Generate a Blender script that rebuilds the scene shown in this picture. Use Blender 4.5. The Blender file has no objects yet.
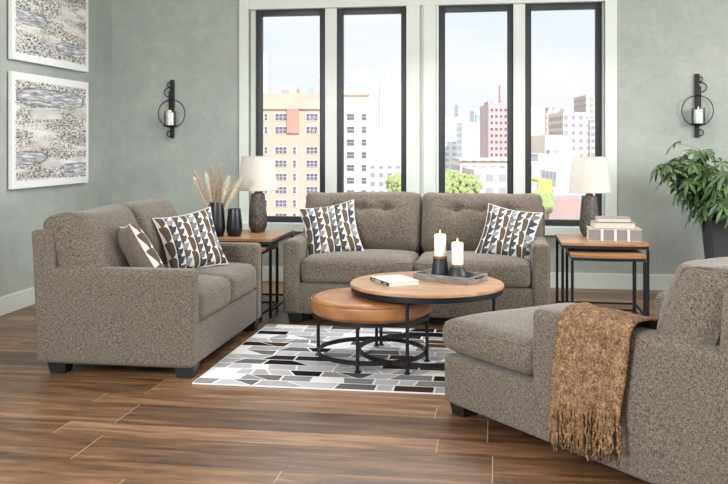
import bpy, bmesh, math, random
from mathutils import Vector, Matrix, noise
R = math.radians
PI = math.pi
scene = bpy.context.scene
col = scene.collection
random.seed(7)

# ------------------------------------------------------------------ camera
cam_d = bpy.data.cameras.new('camera')
cam = bpy.data.objects.new('camera', cam_d)
col.objects.link(cam)
cam.location = (0, 0, 1.43)
cam.rotation_euler = (R(90), 0, R(8.66))
cam_d.sensor_width = 36
cam_d.lens = 36 * 880 / 728
cam_d.shift_y = -97 / 728
cam_d.clip_end = 4000
scene.camera = cam

# ------------------------------------------------------------------ world / sky
world = bpy.data.worlds.new('world')
scene.world = world
world.use_nodes = True
wn, wl = world.node_tree.nodes, world.node_tree.links
wn.clear()
w_out = wn.new('ShaderNodeOutputWorld')
w_bg = wn.new('ShaderNodeBackground')
w_tc = wn.new('ShaderNodeTexCoord')
w_sep = wn.new('ShaderNodeSeparateXYZ')
w_ramp = wn.new('ShaderNodeValToRGB')
w_ramp.color_ramp.elements[0].position = 0.0
w_ramp.color_ramp.elements[0].color = (1.0, 1.0, 1.0, 1)
w_ramp.color_ramp.elements[1].position = 0.15
w_ramp.color_ramp.elements[1].color = (0.86, 0.94, 1.0, 1)
w_no = wn.new('ShaderNodeTexNoise')
w_no.inputs['Scale'].default_value = 3.0
w_no.inputs['Detail'].default_value = 5
w_map = wn.new('ShaderNodeMapping')
w_map.inputs['Scale'].default_value = (1, 1, 6)
w_r2 = wn.new('ShaderNodeValToRGB')
w_r2.color_ramp.elements[0].position = 0.45
w_r2.color_ramp.elements[1].position = 0.65
w_mix = wn.new('ShaderNodeMixRGB')
w_mix.inputs[2].default_value = (1, 1, 1, 1)
wl.new(w_tc.outputs['Generated'], w_sep.inputs[0])
wl.new(w_sep.outputs['Z'], w_ramp.inputs[0])
wl.new(w_tc.outputs['Generated'], w_map.inputs[0])
wl.new(w_map.outputs[0], w_no.inputs['Vector'])
wl.new(w_no.outputs[0], w_r2.inputs[0])
wl.new(w_r2.outputs[0], w_mix.inputs[0])
wl.new(w_ramp.outputs[0], w_mix.inputs[1])
wl.new(w_mix.outputs[0], w_bg.inputs[0])
w_bg.inputs[1].default_value = 0.59
wl.new(w_bg.outputs[0], w_out.inputs[0])

# ------------------------------------------------------------------ sun and added fill lamps
def sun(name, direction, strength, angle, color=(1, 1, 1)):
    d = bpy.data.lights.new(name, 'SUN')
    d.energy = strength
    d.angle = R(angle)
    d.color = color
    o = bpy.data.objects.new(name, d)
    o.rotation_euler = Vector(direction).to_track_quat('-Z', 'Y').to_euler()
    o.location = (0, 0, 20)
    col.objects.link(o)
    return o

def area(name, loc, target, sx, sy, power, color=(1, 1, 1)):
    d = bpy.data.lights.new(name, 'AREA')
    d.shape = 'RECTANGLE'
    d.size, d.size_y = sx, sy
    d.energy = power
    d.color = color
    o = bpy.data.objects.new(name, d)
    o.location = loc
    o.rotation_euler = (Vector(target) - Vector(loc)).to_track_quat('-Z', 'Y').to_euler()
    col.objects.link(o)
    return o

sun('sun', (-0.35, 0.62, -0.70), 2.9, 1.0, (1, 0.97, 0.95))
area('fill_right', (5.0, 4.6, 2.4), (-2.2, 5.2, 0.3), 3.0, 1.6, 165, (1.0, 0.98, 0.95))  # added area lamp out of view, soft key light from the right
area('fill_overhead', (-0.6, 7.7, 3.2), (-0.6, 5.6, 0.0), 3.6, 0.6, 80, (1.0, 0.98, 0.96))  # added lamp under the ceiling, out of view, backlight from the window side
area('fill_front', (1.2, 0.6, 3.1), (-1.0, 6.5, 0.6), 3.0, 1.2, 35, (1.0, 0.97, 0.94))  # added softbox-style lamp above the camera end, weak front fill
area('fill_left', (-2.9, 0.6, 2.3), (0.5, 4.0, 0.3), 2.0, 1.4, 165, (1.0, 0.98, 0.96))  # added unseen lamp to brighten the chaise and loveseat sides

vs = scene.view_settings
vs.view_transform = 'Standard'
vs.look = 'None'
vs.exposure = 0.75
vs.gamma = 1.0
vs.use_curve_mapping = False

# ------------------------------------------------------------------ object helpers
def tag(o, label=None, cat=None, group=None, kind=None):
    if label: o['label'] = label
    if cat: o['category'] = cat
    if group: o['group'] = group
    if kind: o['kind'] = kind
    return o

def empty(name, loc=(0, 0, 0), rz=0):
    o = bpy.data.objects.new(name, None)
    o.location = loc
    o.rotation_euler = (0, 0, rz)
    o.empty_display_size = 0.1
    col.objects.link(o)
    return o

def obj(name, bm, mat, parent=None, smooth=True, angle=35):
    bmesh.ops.recalc_face_normals(bm, faces=bm.faces)
    me = bpy.data.meshes.new(name)
    bm.to_mesh(me)
    bm.free()
    mats = mat if isinstance(mat, (list, tuple)) else [mat]
    for m in mats:
        me.materials.append(m)
    if smooth:
        me.polygons.foreach_set('use_smooth', [True] * len(me.polygons))
        try:
            me.set_sharp_from_angle(angle=R(angle))
        except Exception:
            pass
    o = bpy.data.objects.new(name, me)
    col.objects.link(o)
    if parent: o.parent = parent
    return o

def copy_tree(o, parent=None):
    c = o.copy()
    col.objects.link(c)
    c.parent = parent
    for ch in list(o.children):
        copy_tree(ch, c)
    return c

def box(bm, x0, x1, y0, y1, z0, z1, bev=0.0, mi=0, M=None):
    m = Matrix.Translation(((x0 + x1) / 2, (y0 + y1) / 2, (z0 + z1) / 2)) @ Matrix.Diagonal((abs(x1 - x0), abs(y1 - y0), abs(z1 - z0), 1))
    if M: m = M @ m
    r = bmesh.ops.create_cube(bm, size=1.0, matrix=m)
    fs = set(f for v in r['verts'] for f in v.link_faces)
    for f in fs: f.material_index = mi
    if bev > 0:
        es = list(set(e for v in r['verts'] for e in v.link_edges))
        bmesh.ops.bevel(bm, geom=es, offset=bev, segments=2, affect='EDGES', profile=0.6)
    return bm

def boxes(*specs):
    bm = bmesh.new()
    for s_ in specs: box(bm, *s_)
    return bm

def tube(bm, pts, r, n=8, closed=False, caps=True):
    pts = [Vector(p) for p in pts]
    rings = []
    N = len(pts)
    up = None
    for i, p in enumerate(pts):
        if closed:
            d = (pts[(i + 1) % N] - pts[i - 1])
        else:
            d = pts[min(i + 1, N - 1)] - pts[max(i - 1, 0)]
        d.normalize()
        if up is None:
            up = Vector((0, 0, 1)) if abs(d.z) < 0.9 else Vector((1, 0, 0))
        a = d.cross(up)
        if a.length < 1e-4:
            a = d.cross(Vector((0, 1, 0)))
        a.normalize()
        b = a.cross(d).normalized()
        up = b
        rr = r[i] if isinstance(r, (list, tuple)) else r
        rings.append([bm.verts.new(p + a * rr * math.cos(2 * PI * k / n) + b * rr * math.sin(2 * PI * k / n)) for k in range(n)])
    m = N if closed else N - 1
    for i in range(m):
        A, B = rings[i], rings[(i + 1) % N]
        for k in range(n):
            bm.faces.new((A[k], A[(k + 1) % n], B[(k + 1) % n], B[k]))
    if caps and not closed:
        bm.faces.new(rings[0][::-1])
        bm.faces.new(rings[-1])
    return bm

def lathe(bm, prof, n=32, c=(0, 0, 0), mi=0, cap=True, fn=None):
    rings = []
    for (r, z) in prof:
        ring = []
        for k in range(n):
            a = 2 * PI * k / n
            p = Vector((r * math.cos(a), r * math.sin(a), z))
            if fn: p = fn(p, a)
            ring.append(bm.verts.new(p + Vector(c)))
        rings.append(ring)
    for i in range(len(rings) - 1):
        A, B = rings[i], rings[i + 1]
        for k in range(n):
            f = bm.faces.new((A[k], A[(k + 1) % n], B[(k + 1) % n], B[k]))
            f.material_index = mi
    if cap:
        f = bm.faces.new(rings[0][::-1]); f.material_index = mi
        f = bm.faces.new(rings[-1]); f.material_index = mi
    return bm

def ring_flat(bm, r0, r1, z0, z1, n=64, c=(0, 0)):
    prof = [(r0, z0), (r1, z0), (r1, z1), (r0, z1), (r0, z0)]
    rings = []
    for (r, z) in prof[:-1]:
        rings.append([bm.verts.new((c[0] + r * math.cos(2 * PI * k / n), c[1] + r * math.sin(2 * PI * k / n), z)) for k in range(n)])
    for i in range(4):
        A, B = rings[i], rings[(i + 1) % 4]
        for k in range(n):
            bm.faces.new((A[k], A[(k + 1) % n], B[(k + 1) % n], B[k]))
    return bm

def axis_samples(h, r, k, m):
    out = []
    for i in range(k + 1):
        t = i / k * PI / 4
        out.append(-h + r * (1 - math.tan(PI / 4 - t)))
    inner = 2 * (h - r)
    for i in range(1, m):
        out.append(-(h - r) + inner * i / m)
    out += [-x for x in reversed(out[:k + 1])]
    return out

def rbox(bm, c, h, r, m=(8, 8, 4), k=4, fn=None, M=None, mi=0):
    """rounded box centred at c with half sizes h, corner radius r; fn(p, n) may displace in local coordinates"""
    h = [float(x) for x in h]
    r = min(r, min(h) * 0.999)
    S = [axis_samples(h[i], r, k, m[i]) for i in range(3)]
    cache = {}
    def vert(p):
        key = (round(p[0], 5), round(p[1], 5), round(p[2], 5))
        if key in cache: return cache[key]
        q = Vector([max(-(h[i] - r), min(h[i] - r, p[i])) for i in range(3)])
        d = Vector(p) - q
        n = d.normalized() if d.length > 1e-9 else Vector((0, 0, 1))
        v = q + n * r
        if fn: v = fn(v, n)
        if M: v = M @ v
        v = v + Vector(c)
        cache[key] = bm.verts.new(v)
        return cache[key]
    for ax in range(3):
        a, b = (ax + 1) % 3, (ax + 2) % 3
        for sgn in (-1, 1):
            for i in range(len(S[a]) - 1):
                for j in range(len(S[b]) - 1):
                    vsq = []
                    for (ii, jj) in ((i, j), (i + 1, j), (i + 1, j + 1), (i, j + 1)):
                        p = [0, 0, 0]
                        p[ax] = sgn * h[ax]; p[a] = S[a][ii]; p[b] = S[b][jj]
                        vsq.append(vert(p))
                    if len(set(vsq)) == 4:
                        try:
                            f = bm.faces.new(vsq if sgn > 0 else vsq[::-1])
                            f.material_index = mi
                        except ValueError:
                            pass
    return bm

def nz(p, s, seed=0):
    return noise.noise(Vector((p[0] * s + seed, p[1] * s - seed * 0.7, p[2] * s + 3.1 * seed)))

# ------------------------------------------------------------------ material helpers
class NT:
    def __init__(s, name):
        s.m = bpy.data.materials.new(name)
        s.m.use_nodes = True
        s.n, s.l = s.m.node_tree.nodes, s.m.node_tree.links
        s.b = s.n['Principled BSDF']
        s.out = s.n['Material Output']
    def new(s, t, **kw):
        x = s.n.new(t)
        for k_, v in kw.items(): setattr(x, k_, v)
        return x
    def put(s, sock, v):
        if isinstance(v, bpy.types.NodeSocket): s.l.new(v, sock)
        elif v is not None: sock.default_value = v
    def math(s, op, a, b=None, c=None, clamp=False):
        x = s.new('ShaderNodeMath', operation=op, use_clamp=clamp)
        s.put(x.inputs[0], a)
        if b is not None: s.put(x.inputs[1], b)
        if c is not None: s.put(x.inputs[2], c)
        return x.outputs[0]
    def coord(s, scale=(1, 1, 1), kind='Object', loc=(0, 0, 0), rot=(0, 0, 0)):
        t = s.new('ShaderNodeTexCoord')
        mp = s.new('ShaderNodeMapping')
        mp.inputs['Scale'].default_value = scale
        mp.inputs['Location'].default_value = loc
        mp.inputs['Rotation'].default_value = rot
        s.l.new(t.outputs[kind], mp.inputs[0])
        return mp.outputs[0]
    def noise(s, vec, scale=1, detail=3, rough=0.5, dist=0):
        x = s.new('ShaderNodeTexNoise')
        s.put(x.inputs['Vector'], vec)
        x.inputs['Scale'].default_value = scale
        x.inputs['Detail'].default_value = detail
        x.inputs['Roughness'].default_value = rough
        x.inputs['Distortion'].default_value = dist
        return x.outputs[0]
    def ramp(s, fac, stops, interp='LINEAR'):
        x = s.new('ShaderNodeValToRGB')
        cr = x.color_ramp
        cr.interpolation = interp
        while len(cr.elements) > 1: cr.elements.remove(cr.elements[-1])
        cr.elements[0].position = stops[0][0]
        cr.elements[0].color = tuple(stops[0][1]) + (1,)
        for p, c in stops[1:]:
            e = cr.elements.new(p); e.color = tuple(c) + (1,)
        s.put(x.inputs[0], fac)
        return x.outputs[0]
    def mix(s, fac, a, b, mode='MIX'):
        x = s.new('ShaderNodeMixRGB', blend_type=mode)
        s.put(x.inputs[0], fac)
        for i, v in ((1, a), (2, b)):
            if isinstance(v, (tuple, list)): v = tuple(v)[:3] + (1,)
            s.put(x.inputs[i], v)
        return x.outputs[0]
    def bump(s, hgt, strength=0.3, dist=0.002):
        x = s.new('ShaderNodeBump')
        x.inputs['Strength'].default_value = strength
        x.inputs['Distance'].default_value = dist
        s.put(x.inputs['Height'], hgt)
        s.l.new(x.outputs[0], s.b.inputs['Normal'])
    def set(s, color=None, rough=None, metal=None, spec=None):
        if color is not None:
            if isinstance(color, (tuple, list)): color = tuple(color)[:3] + (1,)
            s.put(s.b.inputs['Base Color'], color)
        if rough is not None: s.put(s.b.inputs['Roughness'], rough)
        if metal is not None: s.put(s.b.inputs['Metallic'], metal)
        if spec is not None: s.put(s.b.inputs['Specular IOR Level'], spec)
        return s.m

def plain(name, color, rough=0.5, metal=0.0, var=0.08, scale=20, bump=0.0, spec=None):
    t = NT(name)
    n = t.noise(t.coord(), scale, 4)
    c = t.ramp(n, [(0.3, [x * (1 - var) for x in color]), (0.7, [min(1, x * (1 + var)) for x in color])])
    t.set(c, rough, metal, spec)
    if bump: t.bump(n, bump, 0.003)
    return t.m

def tweed(name, dark, light, sx=1.0, bumps=0.5, rough=0.95):
    t = NT(name)
    n1 = t.noise(t.coord((45 * sx, 200 * sx, 200 * sx)), 1, 1)
    n2 = t.noise(t.coord((200 * sx, 200 * sx, 50 * sx)), 1, 1)
    n4 = t.noise(t.coord((200 * sx, 45 * sx, 200 * sx)), 1, 1)
    n3 = t.noise(t.coord((3, 3, 3)), 1, 3)
    s_ = t.math('DIVIDE', t.math('ADD', t.math('ADD', n1, n4), n2), 3.0)
    c = t.ramp(s_, [(0.40, dark), (0.60, light)])
    c = t.mix(0.25, c, t.ramp(n3, [(0.35, [x * 0.8 for x in light]), (0.65, light)]), 'MULTIPLY')
    t.set(c, rough, 0, 0.2)
    t.b.inputs['Sheen Weight'].default_value = 0.15
    t.bump(s_, bumps, 0.004)
    return t.m

M = {}
M['tweed'] = tweed('taupe_tweed', (0.055, 0.046, 0.037), (0.265, 0.230, 0.192), 1.35, 0.25)
M['plainback'] = tweed('brown_linen', (0.12, 0.10, 0.08), (0.22, 0.18, 0.15), 1.5, 0.2)
M['black'] = plain('black_metal', (0.018, 0.019, 0.022), 0.42, 0.6, 0.1)
M['blackwood'] = plain('black_leg', (0.012, 0.011, 0.011), 0.45)
M['frame'] = plain('window_frame_charcoal', (0.022, 0.026, 0.032), 0.45)
M['trim'] = plain('white_trim', (0.66, 0.71, 0.68), 0.5, 0, 0.02, 4)
M['skirting'] = plain('skirting_paint', (0.62, 0.66, 0.63), 0.5, 0, 0.02, 4)
M['wax'] = plain('candle_wax', (0.93, 0.91, 0.86), 0.45, 0, 0.02)
M['wax'].node_tree.nodes['Principled BSDF'].inputs['Subsurface Weight'].default_value = 0.15
M['ceiling'] = plain('ceiling_white', (0.75, 0.76, 0.74), 0.8, 0, 0.02, 4)
M['ceramic'] = plain('matte_black_ceramic', (0.007, 0.009, 0.013), 0.33, 0, 0.1)
M['holder'] = plain('charcoal_ceramic', (0.018, 0.023, 0.028), 0.42, 0, 0.1)
M['band'] = plain('brown_wood_band', (0.16, 0.09, 0.05), 0.5)
M['pages'] = plain('book_pages', (0.62, 0.58, 0.50), 0.8, 0, 0.05, 60)
M['whitecover'] = plain('white_cover', (0.66, 0.67, 0.68), 0.45, 0, 0.05, 12)
M['blackcover'] = plain('black_spine', (0.025, 0.02, 0.02), 0.4)
M['greylinen'] = plain('grey_linen_cover', (0.25, 0.225, 0.23), 0.85, 0, 0.18, 120)
M['palelinen'] = plain('pale_linen_cover', (0.44, 0.42, 0.395), 0.85, 0, 0.12, 120)
M['stem'] = plain('plant_stem', (0.10, 0.13, 0.05), 0.6)
M['soil'] = plain('soil', (0.03, 0.022, 0.015), 0.95, 0, 0.3, 60, 0.5)
M['pot'] = plain('charcoal_planter', (0.035, 0.038, 0.042), 0.55, 0, 0.15, 8)
M['wick'] = plain('wick', (0.03, 0.02, 0.02), 0.8)

def wall_mat():
    t = NT('sage_plaster')
    v = t.coord()
    n = t.noise(v, 1.6, 6, 0.6, 0.6)
    n2 = t.noise(v, 9, 5, 0.65, 1.0)
    s_ = t.math('ADD', t.math('MULTIPLY', n, 0.6), t.math('MULTIPLY', n2, 0.4))
    c = t.ramp(s_, [(0.34, (0.295, 0.335, 0.315)), (0.5, (0.35, 0.39, 0.365)), (0.68, (0.425, 0.46, 0.43))])
    t.set(c, 0.62)
    t.bump(n2, 0.08, 0.01)
    return t.m
M['wall'] = wall_mat()

def floor_mat():
    t = NT('plank_floor')
    tc = t.new('ShaderNodeTexCoord')
    sp = t.new('ShaderNodeSeparateXYZ')
    t.l.new(tc.outputs['Object'], sp.inputs[0])
    X, Y = sp.outputs[0], sp.outputs[1]
    per = 0.52
    yn = t.math('DIVIDE', t.math('ADD', Y, 0.07), per)
    pr = t.math('FLOOR', yn)
    fr = t.math('FRACT', yn)
    wide = t.math('GREATER_THAN', fr, 0.37)
    row = t.math('ADD', t.math('MULTIPLY', pr, 2), wide)
    # distance to seams along y (in metres)
    d0 = t.math('MULTIPLY', fr, per)
    d1 = t.math('MULTIPLY', t.math('ABSOLUTE', t.math('SUBTRACT', fr, 0.37)), per)
    d2 = t.math('MULTIPLY', t.math('SUBTRACT', 1.0, fr), per)
    dy = t.math('MINIMUM', d0, t.math('MINIMUM', d1, d2))
    wn_ = t.new('ShaderNodeTexWhiteNoise', noise_dimensions='1D')
    t.l.new(row, wn_.inputs['W'])
    L = 1.9
    xn = t.math('ADD', t.math('DIVIDE', X, L), t.math('MULTIPLY', wn_.outputs['Value'], 7.3))
    pid = t.math('FLOOR', xn)
    fx = t.math('FRACT', xn)
    dx = t.math('MULTIPLY', t.math('MINIMUM', fx, t.math('SUBTRACT', 1.0, fx)), L)
    cid = t.new('ShaderNodeCombineXYZ')
    t.l.new(row, cid.inputs[0]); t.l.new(pid, cid.inputs[1])
    w2 = t.new('ShaderNodeTexWhiteNoise', noise_dimensions='3D')
    t.l.new(cid.outputs[0], w2.inputs['Vector'])
    rnd = w2.outputs['Value']
    # grain coordinates shifted per plank
    cv = t.new('ShaderNodeCombineXYZ')
    t.l.new(t.math('ADD', X, t.math('MULTIPLY', rnd, 37.0)), cv.inputs[0])
    t.l.new(t.math('ADD', Y, t.math('MULTIPLY', rnd, 11.0)), cv.inputs[1])
    def mp(sc):
        m_ = t.new('ShaderNodeMapping'); m_.inputs['Scale'].default_value = sc
        t.l.new(cv.outputs[0], m_.inputs[0]); return m_.outputs[0]
    g1 = t.noise(mp((1.6, 15, 1)), 1, 6, 0.65, 0.8)
    g2 = t.noise(mp((4, 90, 1)), 1, 4, 0.7, 0.3)
    g3 = t.noise(mp((0.7, 2.5, 1)), 1, 3, 0.5, 0.3)
    g = t.math('ADD', t.math('MULTIPLY', g1, 0.55), t.math('ADD', t.math('MULTIPLY', g2, 0.25), t.math('MULTIPLY', g3, 0.2)))
    g = t.math('ADD', g, t.math('MULTIPLY', t.math('SUBTRACT', rnd, 0.5), 0.15))
    c = t.ramp(g, [(0.36, (0.038, 0.020, 0.011)), (0.46, (0.105, 0.054, 0.027)), (0.54, (0.185, 0.100, 0.050)), (0.64, (0.31, 0.185, 0.10))])
    seam = t.math('LESS_THAN', dy, 0.0022)
    c = t.mix(t.math('MULTIPLY', seam, 0.7), c, (0.03, 0.016, 0.01))
    seamx = t.math('LESS_THAN', dx, 0.002)
    c = t.mix(t.math('MULTIPLY', seamx, 0.8), c, (0.50, 0.38, 0.28))
    t.set(c, t.ramp(g2, [(0.3, (0.30,) * 3), (0.7, (0.42,) * 3)]), 0, 0.45)
    t.bump(t.math('SUBTRACT', t.math('MULTIPLY', g2, 0.3), seam), 0.25, 0.001)
    return t.m
M['floor'] = floor_mat()

def wood_mat(name, cols, sc=(2, 14, 14), rough=0.38, coord='Object'):
    t = NT(name)
    v = t.coord(sc, coord)
    g1 = t.noise(v, 1, 5, 0.6, 0.6)
    g2 = t.noise(t.coord((sc[0] * 2, sc[1] * 7, sc[2] * 7), coord), 1, 3, 0.6)
    g = t.math('ADD', t.math('MULTIPLY', g1, 0.65), t.math('MULTIPLY', g2, 0.35))
    c = t.ramp(g, [(0.35, cols[0]), (0.5, cols[1]), (0.65, cols[2])])
    t.set(c, rough)
    return t.m
M['topwood'] = wood_mat('warm_table_wood', [(0.30, 0.155, 0.080), (0.41, 0.235, 0.13), (0.52, 0.33, 0.20)])
M['endwood'] = wood_mat('end_table_wood', [(0.19, 0.09, 0.04), (0.31, 0.165, 0.078), (0.43, 0.26, 0.135)])
M['traywood'] = wood_mat('weathered_grey_wood', [(0.12, 0.11, 0.10), (0.21, 0.19, 0.175), (0.32, 0.30, 0.28)], (6, 30, 30), 0.6)

def leather_mat():
    t = NT('caramel_leather')
    v = t.coord()
    n = t.noise(v, 7, 4, 0.55)
    n2 = t.noise(v, 90, 3, 0.6)
    c = t.ramp(n, [(0.3, (0.26, 0.105, 0.036)), (0.7, (0.41, 0.20, 0.082))])
    t.set(c, 0.42)
    t.bump(n2, 0.12, 0.002)
    return t.m
M['leather'] = leather_mat()

def lampbase_mat():
    t = NT('mottled_bronze_base')
    v = t.coord((1, 1, 1))
    n = t.noise(v, 35, 5, 0.7, 1.0)
    n2 = t.noise(t.coord((60, 60, 25)), 1, 4, 0.7)
    c = t.ramp(n, [(0.35, (0.042, 0.036, 0.031)), (0.53, (0.11, 0.098, 0.086)), (0.70, (0.25, 0.235, 0.215))])
    t.set(c, 0.45, 0.35)
    t.bump(n2, 0.9, 0.01)
    return t.m
M['lampbase'] = lampbase_mat()

def shade_mat():
    t = NT('linen_lampshade')
    n = t.noise(t.coord((40, 40, 260)), 1, 2)
    c = t.ramp(n, [(0.35, (0.80, 0.79, 0.74)), (0.65, (0.90, 0.89, 0.85))])
    t.set(c, 0.9)
    t.b.inputs['Subsurface Weight'].default_value = 0.0
    tr = t.new('ShaderNodeBsdfTranslucent')
    t.l.new(c, tr.inputs[0])
    mx = t.new('ShaderNodeMixShader')
    mx.inputs[0].default_value = 0.35
    t.l.new(t.b.outputs[0], mx.inputs[1]); t.l.new(tr.outputs[0], mx.inputs[2])
    t.l.new(mx.outputs[0], t.out.inputs[0])
    return t.m
M['shade'] = shade_mat()

def glass_mat(name, gloss=0.06, tint=(1, 1, 1)):
    t = NT(name)
    tr = t.new('ShaderNodeBsdfTransparent'); tr.inputs[0].default_value = tint + (1,)
    gl = t.new('ShaderNodeBsdfGlossy'); gl.inputs['Roughness'].default_value = 0.02
    fr = t.new('ShaderNodeLayerWeight'); fr.inputs[0].default_value = 0.25
    n = t.noise(t.coord((2, 2, 2)), 1, 1)
    f = t.math('MULTIPLY', t.math('ADD', fr.outputs['Fresnel'], t.math('MULTIPLY', n, 0.02)), gloss * 4, clamp=True)
    mx = t.new('ShaderNodeMixShader')
    t.l.new(f, mx.inputs[0]); t.l.new(tr.outputs[0], mx.inputs[1]); t.l.new(gl.outputs[0], mx.inputs[2])
    t.l.new(mx.outputs[0], t.out.inputs[0])
    return t.m
M['pane'] = glass_mat('window_glass', 0.006)
M['glass'] = glass_mat('hurricane_glass', 0.2, (0.93, 0.95, 0.95))

def emit_mat(name, color, st):
    t = NT(name)
    n = t.noise(t.coord(), 30, 2)
    c = t.ramp(n, [(0.3, [x * 0.9 for x in color]), (0.7, color)])
    t.l.new(c, t.b.inputs['Emission Color'])
    t.b.inputs['Emission Strength'].default_value = st
    t.set(color, 0.5)
    return t.m
M['flame'] = emit_mat('candle_flame', (1.0, 0.42, 0.12), 4.0)

def pillow_mat():
    """stacked half-cup print: columns of cups on white, alternate colours"""
    t = NT('cup_print_fabric')
    tc = t.new('ShaderNodeTexCoord')
    sp = t.new('ShaderNodeSeparateXYZ')
    t.l.new(tc.outputs['UV'], sp.inputs[0])
    U, V = sp.outputs[0], sp.outputs[1]
    un = t.math('MULTIPLY', U, 8.0)
    ci = t.math('FLOOR', un); fu = t.math('FRACT', un)
    tri = t.math('MODULO', ci, 3.0)
    big = t.math('LESS_THAN', tri, 0.5)                 # every third column: one tall cup per repeat
    off = t.math('MULTIPLY', t.math('MODULO', t.math('MULTIPLY', ci, 2.0), 3.0), 0.27)
    v1 = t.math('ADD', t.math('MULTIPLY', V, 3.7), off)
    v2 = t.math('MULTIPLY', v1, 2.0)
    r1 = t.math('FLOOR', v1); f1 = t.math('FRACT', v1)
    r2 = t.math('FLOOR', v2); f2 = t.math('FRACT', v2)
    def dome(f, p):
        e = t.math('POWER', t.math('ABSOLUTE', t.math('SUBTRACT', t.math('MULTIPLY', f, 2.0), 1.0)), p)
        return t.math('POWER', t.math('MAXIMUM', t.math('SUBTRACT', 1.0, e), 0.0), 0.5)
    bigshape = t.math('MULTIPLY', t.math('GREATER_THAN', fu, t.math('SUBTRACT', 0.26, t.math('MULTIPLY', f1, 0.26))), t.math('LESS_THAN', fu, t.math('ADD', 0.35, t.math('MULTIPLY', dome(f1, 4.0), 0.55))))
    stripe = t.math('LESS_THAN', fu, t.math('SUBTRACT', 0.66, t.math('MULTIPLY', f1, 0.34)))
    small = t.math('MULTIPLY', t.math('LESS_THAN', fu, t.math('ADD', 0.22, t.math('MULTIPLY', t.math('POWER', f2, 0.35), 0.85))), t.math('LESS_THAN', f2, 0.80))
    cv = t.new('ShaderNodeCombineXYZ')
    t.l.new(ci, cv.inputs[0]); t.l.new(r2, cv.inputs[1])
    wn_ = t.new('ShaderNodeTexWhiteNoise', noise_dimensions='3D')
    t.l.new(cv.outputs[0], wn_.inputs['Vector'])
    smallc = t.ramp(wn_.outputs['Value'], [(0.0, (0.055, 0.06, 0.085)), (0.3, (0.17, 0.17, 0.18)), (0.55, (0.09, 0.08, 0.07)), (0.8, (0.25, 0.26, 0.28))], 'CONSTANT')
    stripec = t.ramp(t.math('FRACT', t.math('MULTIPLY', ci, 0.41)), [(0.0, (0.030, 0.028, 0.030)), (0.5, (0.085, 0.08, 0.08))], 'CONSTANT')
    sm = t.mix(small, t.mix(stripe, (0.70, 0.70, 0.70), stripec), smallc)
    cup = t.math('ADD', t.math('MULTIPLY', big, bigshape), t.math('MULTIPLY', t.math('SUBTRACT', 1.0, big), t.math('MAXIMUM', small, stripe)))
    cc = t.mix(big, sm, (0.105, 0.08, 0.058))
    n = t.noise(t.coord((300, 300, 300)), 1, 2)
    white = t.ramp(n, [(0.3, (0.62, 0.62, 0.62)), (0.7, (0.76, 0.76, 0.75))])
    c = t.mix(cup, white, cc)
    t.set(c, 0.9, 0, 0.2)
    t.bump(n, 0.2, 0.001)
    return t.m
M['cup'] = pillow_mat()

def rug_mats():
    t = NT('rug_patches')
    a = t.new('ShaderNodeVertexColor'); a.layer_name = 'patch'
    n = t.noise(t.coord((25, 60, 1)), 1, 4, 0.7)
    c = t.mix(0.8, a.outputs[0], t.ramp(n, [(0.3, (0.7,) * 3), (0.7, (1.0,) * 3)]), 'MULTIPLY')
    t.set(c, 0.95, 0, 0.1)
    t.bump(t.noise(t.coord((300, 300, 300)), 1, 2), 0.3, 0.003)
    return t.m
M['rugpatch'] = rug_mats()
M['rugbase'] = plain('rug_ivory_pile', (0.72, 0.74, 0.75), 0.95, 0, 0.05, 200, 0.3)

def throw_mat():
    t = NT('camel_chenille')
    v = t.coord()
    n = t.noise(v, 110, 4, 0.7)
    n2 = t.noise(v, 30, 3, 0.6)
    g = t.math('ADD', t.math('MULTIPLY', n, 0.7), t.math('MULTIPLY', n2, 0.3))
    c = t.ramp(g, [(0.38, (0.075, 0.040, 0.020)), (0.5, (0.22, 0.130, 0.068)), (0.63, (0.46, 0.31, 0.19))])
    t.set(c, 0.95, 0, 0.1)
    t.b.inputs['Sheen Weight'].default_value = 0.03
    t.bump(g, 1.0, 0.012)
    return t.m
M['throw'] = throw_mat()

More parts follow.
